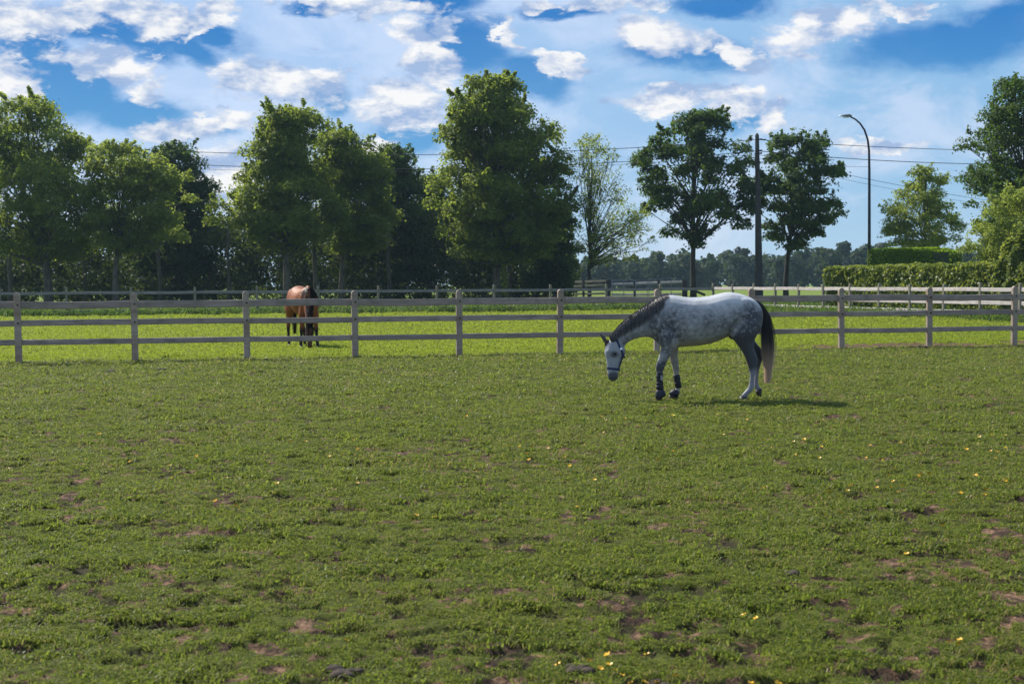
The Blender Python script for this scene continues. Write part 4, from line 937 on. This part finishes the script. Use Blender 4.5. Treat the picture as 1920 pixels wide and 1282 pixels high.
def hair_mat(name, ca, cb, tip=None, z0=0, z1=1, trk=0.25):
    mt = bpy.data.materials.new(name); mt.use_nodes = True; mt.node_tree.nodes.clear(); q = NT(mt.node_tree)
    ob = q.n('ShaderNodeTexCoord').outputs['Object']; rnd = q.n('ShaderNodeAttribute'); rnd.attribute_name = 'rnd'
    c = q.mix(q.math('POWER', rnd.outputs['Fac'], 2.5), ca, cb)
    if tip:
        sp = q.n('ShaderNodeSeparateXYZ', in_0=ob)
        zz_ = q.math('ADD', sp.outputs[2], q.math('MULTIPLY', q.math('SUBTRACT', rnd.outputs['Fac'], .5), 0.22)); c = q.mix(q.mr(zz_, z1, z0), c, q.mix(rnd.outputs['Fac'], tip, tuple(v * 1.5 for v in tip)))
    b = q.n('ShaderNodeBsdfPrincipled', in_0=c); b.inputs['Roughness'].default_value = 0.45
    t = q.n('ShaderNodeBsdfTranslucent', in_0=c); mx = q.n('ShaderNodeMixShader', in_0=trk, in_1=b, in_2=t); q.n('ShaderNodeOutputMaterial', in_0=mx)
    return mt
def strands(name, curves, wid, mat, parent, seed=0):
    """curves: lists of points; flat tapering ribbons with a random facing"""
    rr = random.Random(seed); V = []; Fs = []; rn = []
    for cv in curves:
        n = len(cv); b0 = len(V); fac = Vector((rr.gauss(0, 1), rr.gauss(0, .4), rr.gauss(0, .2))).normalized(); r = rr.random()
        for i, p in enumerate(cv):
            p = Vector(p); t = (Vector(cv[min(i + 1, n - 1)]) - Vector(cv[max(i - 1, 0)])).normalized(); s_ = t.cross(fac.cross(t)).normalized() if False else t.cross(Vector((0.2 * fac.x, 1, 0.2))).normalized()
            s_ = (s_ + fac * 0.5).normalized(); w_ = wid * (0.6 + 0.4 * math.sin(PI * min(1, 0.25 + i / (n - 1) * 0.7))) * (1 - 0.85 * (i / (n - 1)) ** 2.5)
            V += [p - s_ * w_, p + s_ * w_]; rn += [r, r]
        for i in range(n - 1): a = b0 + 2 * i; Fs.append([a, a + 1, a + 3, a + 2])
    me = npmesh(name, np.array([tuple(v) for v in V]), np.array(Fs), True, {'rnd': ('POINT', 'FLOAT', rn)})
    return link(name, me, mat, parent)
def ribbon(name, pts, wd, th, mat, parent, up=None):
    """flat strap along pts (list of (pos, outward normal))"""
    V = []; Fs = []; n = len(pts)
    for i, (p, nn) in enumerate(pts):
        t = (pts[min(i + 1, n - 1)][0] - pts[max(i - 1, 0)][0]).normalized(); nn = (nn - t * nn.dot(t)).normalized(); s_ = t.cross(nn).normalized()
        V += [p - s_ * wd / 2, p + s_ * wd / 2, p + s_ * wd / 2 + nn * th, p - s_ * wd / 2 + nn * th]
    for i in range(n - 1):
        for k in range(4): a = 4 * i + k; b2 = 4 * i + (k + 1) % 4; Fs.append([a, b2, b2 + 4, a + 4])
    Fs.append([0, 3, 2, 1]); Fs.append([4 * (n - 1) + k for k in range(4)])
    return link(name, pymesh(name, V, Fs), mat, parent)
def bez(pts, n=10):
    out = []; P_ = [Vector(p) for p in pts]
    for i in range(len(P_) - 1):
        p0 = P_[max(i - 1, 0)]; p1 = P_[i]; p2 = P_[i + 1]; p3 = P_[min(i + 2, len(P_) - 1)]
        for s_ in range(n):
            t = s_ / n; out.append(0.5 * ((2 * p1) + (-p0 + p2) * t + (2 * p0 - 5 * p1 + 4 * p2 - p3) * t * t + (-p0 + 3 * p1 - 3 * p2 + p3) * t ** 3))
    out.append(P_[-1]); return out

HX = at(1318.5, 20.6)
horse = empty('horse', (HX.x, HX.y, 0), 'dapple grey horse walking head down in a blue halter and dark leg boots', 'horse')
M['grey'] = grey_mat()
body = fuse('body', grey_parts(), 0.011, 7, horse, M['grey'])
bvh = BVHTree.FromObject(body, bpy.context.evaluated_depsgraph_get())
def hit(X, Y, side=-1):
    a = T(X, Y); r = bvh.ray_cast(Vector((a[0], side * 1.0, a[1])), Vector((0, -side, 0)))
    return (r[0], r[1]) if r[0] is not None else (Vector((a[0], side * .05, a[1])), Vector((0, side, 0)))
def strap_path(pts, side=-1, lift=0.002):
    out = []
    for a in bez([(p[0], p[1], 0) for p in pts], 5):
        h, nn = hit(a.x, a.y, side); out.append((h + nn * lift, nn))
    return out
# halter
halter = link('halter', None, None, horse)
def ring_around(y0, xs, tilt=0.0):
    """band right round the head at image height y0"""
    a = T(xs[0], y0); b_ = T(xs[1], y0 + tilt); cx = Vector(((a[0] + b_[0]) / 2, -.085, (a[1] + b_[1]) / 2)); out = []
    for k in range(29):
        t = 2 * PI * k / 28; dirn = Vector((math.cos(t) * (b_[0] - a[0]), math.sin(t) * 0.11, math.cos(t) * (b_[1] - a[1]))).normalized()
        r = bvh.ray_cast(cx + dirn * 0.5, -dirn)
        if r[0] is not None: out.append((r[0] + r[1] * 0.003, r[1]))
    return out
nose = ring_around(862, (172, 278), 12)
bpy.data.objects.remove(halter)
halter = ribbon('halter', nose, 0.030, 0.006, M['strap'], horse)
ribbon('cheek_strap', strap_path([(252, 606), (262, 640), (282, 690), (296, 722), (306, 752), (294, 790), (280, 830), (270, 868)]), 0.028, 0.006, M['strap'], halter)
ribbon('cheek_strap', strap_path([(252, 606), (262, 640), (282, 690), (296, 722), (306, 752), (294, 790), (280, 830), (270, 868)], 1), 0.028, 0.006, M['strap'], halter)
ribbon('jaw_strap', strap_path([(306, 752), (320, 768), (327, 778)], -1), 0.028, 0.006, M['strap'], halter)
ribbon('nose_strap', [(p + Vector((0, -.004, 0)), nn) for p, nn in strap_path([(274, 868), (280, 884), (284, 892)])], 0.022, 0.006, M['strap'], halter)
h_, nn = hit(289, 700); V, Fs = tube([h_ + nn * .004, h_ + nn * .014], [.020, .018], 12); link('buckle', pymesh('buckle', V, Fs), M['buckle'], halter)
# eye
h_, nn = hit(236, 740); V, Fs = ell(h_.x + .001, h_.z, .021, .017, h_.y + .006, .014); M['eye'] = plain('dark eye', (.01, .008, .008), .08)
link('eye', pymesh('eye', V, Fs, True), M['eye'], horse)
h_, nn = hit(214, 940); V, Fs = ell(h_.x, h_.z, .010, .020, h_.y + .003, .006, rot=.5); link('nostril', pymesh('nostril', V, Fs, True), M['hoof'], horse)
M['ear'] = plain('dark ear', (.05, .042, .045), .6, 0, .3, 30)
for st_ in ([((190, 572), (196, 576), -.105, .005), ((193, 592), (218, 588), -.108, .016), ((200, 618), (242, 612), -.10, .024), ((214, 644), (252, 640), -.085, .028), ((232, 670), (258, 666), -.06, .02)],
            [((113, 568), (119, 572), .045, .005), ((122, 594), (146, 588), .045, .016), ((136, 622), (170, 614), .035, .024), ((152, 646), (190, 640), .02, .028), ((180, 676), (210, 668), .0, .02)]):
    V, Fs = loft(catmull(stn(st_)), 14); link('ear', pymesh('ear', V, Fs, True), M['ear'], horse)
# mane
M['mane'] = hair_mat('grey mane', (0.018, 0.017, 0.019), (0.22, 0.20, 0.19))
M['tail'] = hair_mat('tail hair', (0.010, 0.010, 0.012), (0.03, 0.027, 0.028), (0.50, 0.37, 0.28), 0.46, 0.95, 0.4)
crest = bez([T(690, 238)[:1] + (0,) + T(690, 238)[1:], T(640, 250)[:1] + (0,) + T(640, 250)[1:], T(575, 285)[:1] + (-.01,) + T(575, 285)[1:], T(500, 333)[:1] + (-.015,) + T(500, 333)[1:], T(425, 383)[:1] + (-.02,) + T(425, 383)[1:],
             T(350, 435)[:1] + (-.025,) + T(350, 435)[1:], T(290, 487)[:1] + (-.03,) + T(290, 487)[1:], T(245, 540)[:1] + (-.035,) + T(245, 540)[1:], T(222, 585)[:1] + (-.035,) + T(222, 585)[1:]], 30)
rr = random.Random(7); cvs = []
for i in range(2200):
    s_ = rr.random(); c = crest[int(s_ * (len(crest) - 1))]
    Lh = (0.08 + 0.135 * math.sin(PI * min(1, max(0, s_)) ** 0.8)) * rr.uniform(0.45, 1.1) * (0.5 if s_ < .12 else 1)
    side = -1 if rr.random() < 0.93 else 1
    p0 = c + Vector((rr.uniform(-.01, .01), side * rr.uniform(.0, .02), rr.uniform(-.012, .006))); pts_ = [p0]
    dx = rr.gauss(0.16, 0.09); up = rr.uniform(0.0, 0.02) if rr.random() < .3 else rr.uniform(0, .006)
    for k in range(1, 7):
        t = k / 6; q = p0 + Vector((dx * Lh * t + .01 * math.sin(6 * t + i), 0, up * math.sin(min(1, t * 2.4) * PI) - Lh * t ** 1.25))
        r = bvh.ray_cast(Vector((q.x, side * .6, q.z)), Vector((0, -side, 0)))
        yb = (r[0].y if r[0] is not None else c.y) + side * (0.008 + 0.012 * rr.random())
        if side < 0: yb = min(yb, p0.y + side * .02 * t)
        q.y = yb if t > .2 else (p0.y * .5 + yb * .5); pts_.append(q)
    cvs.append(pts_)
strands('mane', cvs, 0.0034, M['mane'], horse, 1)
cvs = []
for i in range(160):     # forelock
    a = T(rr.uniform(165, 215), rr.uniform(628, 645)); y_ = rr.uniform(-.06, .01); L_ = rr.uniform(.05, .14)
    cvs.append([(a[0] - .25 * L_ * t + .0, y_ - .02 * t, a[1] + .012 - L_ * t ** 1.2) for t in (0, .25, .5, .75, 1)])
M['fore'] = hair_mat('forelock hair', (0.05, 0.03, 0.025), (0.16, 0.10, 0.08)); strands('forelock', cvs, 0.004, M['fore'], horse, 2)
# tail
top = T(1462, 298); cvs = []
for i in range(1100):
    u = rr.gauss(0, 0.42); v = rr.gauss(0, .4); s_ = rr.random()
    Lk = 1.0 if rr.random() < .55 else rr.uniform(.55, 1)
    ctrl = [(1450 + 6 * u, 290 + 4 * s_), (1500 + 9 * u, 330 + 30 * s_ * .3), (1536 + 26 * u, 430), (1552 + 44 * u, 560), (1560 + 50 * u, 700), (1562 + 36 * u, 850), (1552 + 22 * u, 1000)]
    pts_ = [Vector((T(*c)[0], v * w_ - .0, T(*c)[1])) for c, w_ in zip(ctrl, (.02, .035, .055, .07, .075, .06, .035))]
    cv = bez(pts_, 3); k = max(4, int(len(cv) * Lk)); cvs.append(cv[:k])
dock = [Vector((T(X_, Y_)[0], 0, T(X_, Y_)[1])) for X_, Y_ in ((1440, 300), (1485, 335), (1510, 390), (1525, 470), (1532, 540))]
V, Fs = tube(dock, [.045, .045, .04, .03, .012], 10); tl = link('tail', pymesh('tail', V, Fs, True), M['boot'], horse)
strands('hair', cvs, 0.0045, M['tail'], tl, 3)
# hooves, boots
def part_loft(name, st, mat, par, seg=16, smooth=True):
    V, Fs = loft(stn(st), seg); return link(name, pymesh(name, V, Fs, smooth), mat, par)
part_loft('hoof', [((1318, 1104), (1384, 1116), -.165, .043), ((1308, 1130), (1388, 1134), -.165, .052), ((1306, 1140), (1386, 1141), -.165, .053)], M['hoof'], horse)
part_loft('hoof', [((1449, 1072), (1505, 1050), .16, .043), ((1452, 1092), (1508, 1072), .16, .05), ((1478, 1138), (1500, 1126), .16, .03)], M['hoof'], horse)
part_loft('hoof', [((598, 1100), (660, 1090), -.15, .045), ((594, 1135), (652, 1118), -.15, .05), ((602, 1146), (640, 1134), -.15, .035)], M['hoof'], horse)
part_loft('hoof', [((735, 1086), (782, 1104), .14, .043), ((706, 1118), (776, 1128), .14, .05), ((700, 1131), (772, 1138), .14, .05)], M['hoof'], horse)
bt = part_loft('tendon_boot', [((597, 904), (652, 902), -.15, .047), ((594, 908), (656, 906), -.15, .050), ((598, 960), (656, 958), -.15, .047), ((599, 1008), (656, 1006), -.15, .044), ((597, 1026), (662, 1024), -.15, .048), ((596, 1044), (660, 1046), -.15, .046)], M['boot'], horse)
for yy in (925, 985, 1015):
    part_loft('strap', [((594.5, yy), (659, yy - 1), -.15, .0505), ((594.5, yy + 13), (659, yy + 12), -.15, .0505)], M['bell'], bt)
a = T(633, 955); 
for (dx, dz, wx, wz) in ((-.012, .020, .005, .06), (.010, .020, .005, .06), (0, .047, .022, .008), (0, .018, .022, .008), (0, -.010, .022, .008)):
    V, Fs = box(a[0] + dx - wx / 2, a[0] + dx + wx / 2, -.150 - .0495, -.150 - .040, a[1] + dz - wz / 2, a[1] + dz + wz / 2); link('logo', pymesh('logo', V, Fs), M['white_cloth'], bt)
part_loft('bell_boot', [((601, 1046), (655, 1042), -.15, .046), ((592, 1066), (672, 1062), -.15, .054), ((588, 1100), (682, 1092), -.15, .063), ((592, 1122), (668, 1108), -.15, .062)], M['bell'], horse)
bt = part_loft('tendon_boot', [((744, 934), (797, 930), .14, .044), ((742, 938), (800, 934), .14, .047), ((750, 985), (806, 980), .14, .043), ((757, 1022), (814, 1016), .14, .045), ((764, 1048), (820, 1042), .14, .046)], M['boot'], horse)
for yy in (952, 1000): part_loft('strap', [((744 + (yy - 940) * .14, yy), (803 + (yy - 940) * .14, yy - 3), .14, .0475), ((746 + (yy - 940) * .14, yy + 13), (805 + (yy - 940) * .14, yy + 10), .14, .0475)], M['bell'], bt)
part_loft('bell_boot', [((748, 1052), (802, 1080), .14, .044), ((722, 1070), (792, 1108), .14, .054), ((700, 1096), (782, 1130), .14, .06)], M['bell'], horse)

# brown horse, grazing and facing the camera
def brown_parts():
    neck = [((700, 240), (705, 690), 0, .20), ((640, 262), (650, 680), .01, .18), ((570, 320), (600, 672), .03, .145), ((490, 420), (560, 700), .06, .115), ((420, 520), (520, 745), .09, .095), ((365, 620), (475, 800), .12, .083), ((330, 710), (430, 850), .14, .078), ((318, 770), (400, 880), .15, .06)]
    head = [((310, 765), (385, 800), .15, .06), ((268, 800), (390, 870), .155, .09), ((240, 860), (380, 925), .16, .10), ((232, 910), (360, 965), .165, .095), ((225, 965), (325, 1000), .17, .076), ((222, 1015), (300, 1035), .172, .06), ((222, 1060), (288, 1072), .175, .056), ((228, 1100), (280, 1106), .175, .052), ((240, 1122), (268, 1126), .175, .03)]
    def fl(dx, s_, y_): return [((640, 500), (790, 500), y_ * .8, .09), ((640, 640), (785, 640), y_, .10), ((655, 720), (765, 730), y_, .08), ((665 + dx * .3, 800), (740 + dx * .3, 800), y_ * 1.05, .058), ((667 + dx * .5, 860), (738 + dx * .5, 860), y_ * 1.1, .056), ((674 + dx * .6, 910), (724 + dx * .6, 910), y_ * 1.12, .042),
                               ((677 + dx * .7, 980), (722 + dx * .7, 980), y_ * 1.15, .036), ((674 + dx * .9, 1040), (732 + dx * .9, 1045), y_ * 1.2, .043), ((660 + dx, 1080), (706 + dx, 1090), y_ * 1.2, .038), ((645 + dx, 1105), (705 + dx, 1112), y_ * 1.2, .042)]
    def hl(dx, y_): return [((1225, 440), (1500, 410), y_ * .8, .14), ((1228, 520), (1500, 480), y_, .145), ((1235, 590), (1468, 570), y_ * 1.1, .13), ((1285, 645), (1450, 635), y_ * 1.1, .10), ((1350, 710), (1465, 695), y_ * 1.1, .076), ((1405, 765), (1495, 745), y_ * 1.1, .06), ((1420, 820), (1505, 795), y_ * 1.1, .052), ((1425 + dx, 880), (1480 + dx, 875), y_ * 1.1, .043),
                            ((1422 + dx, 950), (1464 + dx, 950), y_ * 1.1, .035), ((1415 + dx, 1020), (1460 + dx, 1022), y_ * 1.1, .038), ((1400 + dx, 1048), (1452 + dx, 1058), y_ * 1.1, .042), ((1380 + dx, 1090), (1430 + dx, 1100), y_ * 1.1, .037), ((1368 + dx, 1110), (1428 + dx, 1116), y_ * 1.1, .042)]
    P_ = [loft(catmull(stn(s_))) for s_ in (torso, neck, head, fl(-30, 1, -.17), fl(60, 1, .15), hl(-70, -.17), hl(20, .17))]
    P_.append(loft(catmull(stn([((300, 708), (308, 712), .06, .008), ((302, 740), (326, 738), .07, .022), ((306, 768), (340, 770), .09, .026), ((315, 800), (345, 800), .11, .022)])), 14))
    P_.append(loft(catmull(stn([((300, 708), (308, 712), .25, .008), ((302, 740), (326, 738), .24, .022), ((306, 768), (340, 770), .21, .026), ((315, 800), (345, 800), .19, .022)])), 14))
    for sgn in (-1, 1):
        for a in ((690, 460, 72, 130, .19, .050, -18), (730, 590, 80, 90, .14, .075, 0), (1280, 560, 60, 75, .18, .085, 0), (1320, 350, 120, 80, .15, .10, 10)): P_.append(ellp(a[0], a[1], a[2], a[3], a[4] * sgn, a[5], a[6]))
    P_.append(ellp(720, 262, 75, 45, 0, .06, 0))
    return P_
def bay_mat():
    mt, q, b, o = principled('bay coat'); ob = q.n('ShaderNodeTexCoord').outputs['Object']; sp = q.n('ShaderNodeSeparateXYZ', in_0=ob); X, Y, Z = sp.outputs
    n1 = q.noise(ob, 4.0, 5, .6); n2 = q.noise(ob, 60.0, 3, .6)
    c = q.mix(q.mr(n1, .3, .7), (0.20, 0.056, 0.014), (0.36, 0.115, 0.030)); c = q.mix(q.math('MULTIPLY', n2, .3), c, (0.12, 0.045, 0.02))
    hd = q.mr(X, -0.70, -1.05); c = q.mix(q.math('MULTIPLY', hd, .75), c, (0.045, 0.022, 0.014))
    lg = q.math('MULTIPLY', q.mr(Z, 0.62, 0.42), q.mr(X, -.95, -.75)); c = q.mix(lg, c, (0.014, 0.011, 0.010))
    q.set(b.inputs[0], c); b.inputs['Roughness'].default_value = .55; b.inputs['Specular IOR Level'].default_value = .22; bump(q, b, q.noise(ob, 6.0, 3), .35, .02)
    return mt
M['bay'] = bay_mat()
BS = 1.07; bd = 37.9; PLANE[0] = 0
bpz = at(577, bd - 0.1)
brown = empty('horse', (bpz.x, bpz.y, 0), 'chestnut brown horse grazing head down in the pasture behind the front fence', 'horse', rz=math.radians(113)); brown.scale = (BS, BS, BS)
# shift so the chest is near the marker
bo = fuse('body', brown_parts(), 0.013, 6, brown, M['bay'])
bvh2 = BVHTree.FromObject(bo, bpy.context.evaluated_depsgraph_get())
OFF = Vector((0.42, 0, 0))
M['mane2'] = hair_mat('black mane', (0.012, 0.009, 0.008), (0.05, 0.03, 0.022))
cr2 = bez([(T(700, 236)[0], 0, T(700, 236)[1]), (T(640, 258)[0], .01, T(640, 258)[1]), (T(570, 316)[0], .03, T(570, 316)[1]), (T(490, 415)[0], .06, T(490, 415)[1]), (T(420, 515)[0], .09, T(420, 515)[1]), (T(365, 612)[0], .12, T(365, 612)[1]), (T(325, 705)[0], .14, T(325, 705)[1]), (T(305, 765)[0], .15, T(305, 765)[1])], 20)
cvs = []
for i in range(900):
    c = cr2[int(rr.random() ** 0.8 * (len(cr2) - 1))]; L_ = rr.uniform(.12, .32); sd = -1 if rr.random() < .85 else 1; p0 = c + Vector((0, sd * .01, .005)); pp_ = [p0]
    for k in range(1, 6):
        t = k / 5; q = p0 + Vector((-.04 * t, 0, -L_ * t ** 1.2)); r = bvh2.ray_cast(Vector((q.x, sd * .8, q.z)), Vector((0, -sd, 0)))
        q.y = (r[0].y if r[0] is not None else c.y + sd * .05) + sd * .012; pp_.append(q)
    cvs.append(pp_)
mn = [strands('mane', cvs, .006, M['mane2'], brown, 4)]
cvs = []
for i in range(260):
    a = T(rr.uniform(285, 320), rr.uniform(755, 785)); y_ = rr.uniform(.10, .20); L_ = rr.uniform(.15, .34)
    cvs.append([(a[0] - .32 * L_ * t - .02, y_ + (y_ - .15) * t, a[1] + .02 - L_ * t ** 1.1) for t in (0, .25, .5, .75, 1)])
mn.append(strands('forelock', cvs, .006, M['mane2'], brown, 5))
cvs = []
for i in range(420):
    u = rr.gauss(0, .4); v = rr.gauss(0, .4); ctrl = [(1450, 290), (1498 + 8 * u, 340), (1520 + 16 * u, 450), (1526 + 24 * u, 600), (1528 + 30 * u, 780), (1524 + 22 * u, 950)]
    cvs.append(bez([Vector((T(*c)[0], v * w_, T(*c)[1])) for c, w_ in zip(ctrl, (.02, .035, .055, .07, .075, .05))], 3))
V, Fs = tube(dock, [.045, .045, .04, .03, .012], 10); tl2 = link('tail', pymesh('tail', V, Fs, True), M['mane2'], brown); strands('hair', cvs, .006, M['mane2'], tl2, 6)
for (X_, y_) in ((645 - 30, -.17 * 1.2), (645 + 60, .15 * 1.2), (1368 - 70, -.17 * 1.1), (1368 + 20, .17 * 1.1)):
    part_loft('hoof', [((X_ - 3, 1100), (X_ + 64, 1112), y_, .047), ((X_ - 14, 1130), (X_ + 68, 1136), y_, .055), ((X_ - 15, 1141), (X_ + 66, 1141), y_, .056)], M['hoof'], brown)
for sd in (-1, 1):
    a = T(262, 905); r = bvh2.ray_cast(Vector((a[0], .16 + sd, a[1])), Vector((0, -sd, 0)))
    if r[0] is not None: V, Fs = ell(a[0], a[1], .022, .018, r[0].y - sd * .005, .014); link('eye', pymesh('eye', V, Fs, True), M['eye'], brown)
for ch in brown.children: ch.location = OFF + ch.location
# tall grass round the grazing muzzle is part of the pasture grass

# ------------------------------------------------------------------ buttercups and dung
def flower_mesh():
    V = []; Fs = []
    for k in range(5):
        a = 2 * PI * k / 5; b0 = len(V)
        for r, da, z in ((.002, -.5, 0), (.012, -.62, .003), (.017, -.25, .008), (.017, .25, .008), (.012, .62, .003), (.002, .5, 0)): V.append((r * math.cos(a + da), r * math.sin(a + da), z))
        Fs.append(list(range(b0, b0 + 6)))
    me = pymesh('flower_head', V, Fs); return me
fm = flower_mesh(); V, Fs = tube([(0, 0, -.05), (.003, .001, -.02), (0, 0, .001)], [.0012, .001, .001], 5); sm_ = pymesh('stem', V, Fs)
fl_px = [(1046.6, 1249), (1104, 1242), (1125, 1244), (1139, 1233), (1142, 1247), (1152, 1257), (1166, 1253), (1183, 1266), (1209, 1266), (1229, 1260), (1267, 1266), (1213, 1226), (1394, 1150), (1257, 1082), (1082, 956),
         (1429, 921), (1595, 912), (1671, 914), (1667, 897), (1722, 892), (1727, 893), (1743, 895), (1829, 892), (1849, 914), (1700, 1039), (1540, 839), (1812, 838), (1508, 829), (1607, 804), (443, 955), (446, 957), (650, 1206), (823, 1025),
         (780, 970), (815, 967), (988, 853), (992, 865), (640, 855), (617, 858), (1418, 1155), (1408, 1272), (1413, 1275), (1458, 1273), (1475, 1276), (1780, 1192), (1800, 1188), (1797, 1192), (15, 878), (183, 806), (186, 809), (1100, 880), (1235, 862), (670, 905), (1115, 898), (955, 838), (1870, 850), (1885, 815)]
rr = random.Random(9); N_SEEN = len(fl_px)
for _ in range(110):
    cxy = rr.choice([(1500, 845), (1850, 840), (1650, 870), (1000, 860), (640, 850), (350, 880), (1300, 800), (1120, 790), (1700, 930)]); fl_px.append((cxy[0] + rr.gauss(0, 110), cxy[1] + abs(rr.gauss(0, 40)) - 25))
fl_px = [p for p in fl_px if 0 < p[0] < 1918]
FXY = []
for i, (px_, py_) in enumerate(fl_px):
    v = _fw * F + _rt * (px_ - CX) + _up * (CY - py_); t = -(EYE - 0.04) / v.z; q = v * t
    zz_ = float(height_fn(np.array([q.x]), np.array([q.y]))[0]); lab = ['yellow buttercup in the short grass of the front paddock', 'yellow buttercup in the near cluster at the bottom of the picture, right of centre'][1 if (1040 < px_ < 1275 and py_ > 1220) else 0]
    e = empty('buttercup', (q.x, q.y, zz_ + .052), lab, 'flower', 'buttercups in the near cluster' if 'cluster' in lab else 'scattered buttercups', rz=rr.uniform(0, 6)); s_ = rr.uniform(.6, 1.05) * 1.15 if i >= N_SEEN else rr.uniform(.85, 1.15) * (1.15 if q.y > 9 else 0.95); e.scale = (s_, s_, s_)
    h = link('flower_head', fm, M['petal'], e); h.rotation_euler = (rr.uniform(-.5, .5), rr.uniform(-.5, .5), 0); link('stem', sm_, M['stem'], e)
dg_px = [(645, 1262, .085, 'large dark dung heap at the bottom edge, left of centre'), (1086, 1257, .07, 'dark dung clod just left of the near buttercup cluster'), (1490, 1078, .06, 'small dark dung clod in the right half of the paddock'), (1252, 1027, .05, 'small dark clod in the turf below the grey horse'),
         (1236, 1272, .06, 'dark clod at the bottom edge under the near buttercups'), (300, 694, .12, 'dark clod near the fence, left of the brown horse'), (210, 697, .13, 'dark clod near the fence at the far left'), (1728, 652, .12, 'dark dung clod at the foot of the fence on bare earth, right side')]
for i, (px_, py_, r_, lab) in enumerate(dg_px):
    v = _fw * F + _rt * (px_ - CX) + _up * (CY - py_); t = -EYE / v.z; q = v * t; parts = []
    for k in range(7):
        bm = bmesh.new(); bmesh.ops.create_icosphere(bm, subdivisions=2, radius=1.0); s_ = r_ * rr.uniform(.3, .55); ox, oy = rr.uniform(-.7, .7) * r_, rr.uniform(-.7, .7) * r_
        for vv in bm.verts: vv.co = vv.co * (1 + rr.uniform(-.12, .12)) * s_; vv.co.z *= .6; vv.co += Vector((ox, oy, .25 * s_))
        bm.verts.index_update(); parts.append(([x_.co.copy() for x_ in bm.verts], [[z_.index for z_ in f.verts] for f in bm.faces])); bm.free()
    V, Fs = join(parts); o = link('dung', pymesh('dung', V, Fs, True), M['dung']); o.location = (q.x, q.y, float(height_fn(np.array([q.x]), np.array([q.y]))[0])); tag(o, lab, 'dung')

# ------------------------------------------------------------------ the air: one closed box of thin even haze
V, Fs = box(-910, 910, -130, 1210, -1.1, 24.0); hz = link('haze', pymesh('haze', V, Fs)); tag(hz, 'thin bluish summer haze that pales the far trees', 'haze', kind='stuff')
hm = bpy.data.materials.new('haze'); hm.use_nodes = True; hm.node_tree.nodes.clear(); q = NT(hm.node_tree)
pv = q.n('ShaderNodeVolumePrincipled'); pv.inputs['Color'].default_value = (0.55, 0.80, 1.0, 1); pv.inputs['Density'].default_value = 0.00018; pv.inputs['Anisotropy'].default_value = 0.2
o_ = q.n('ShaderNodeOutputMaterial'); hm.node_tree.links.new(pv.outputs[0], o_.inputs['Volume']); hz.data.materials.append(hm)
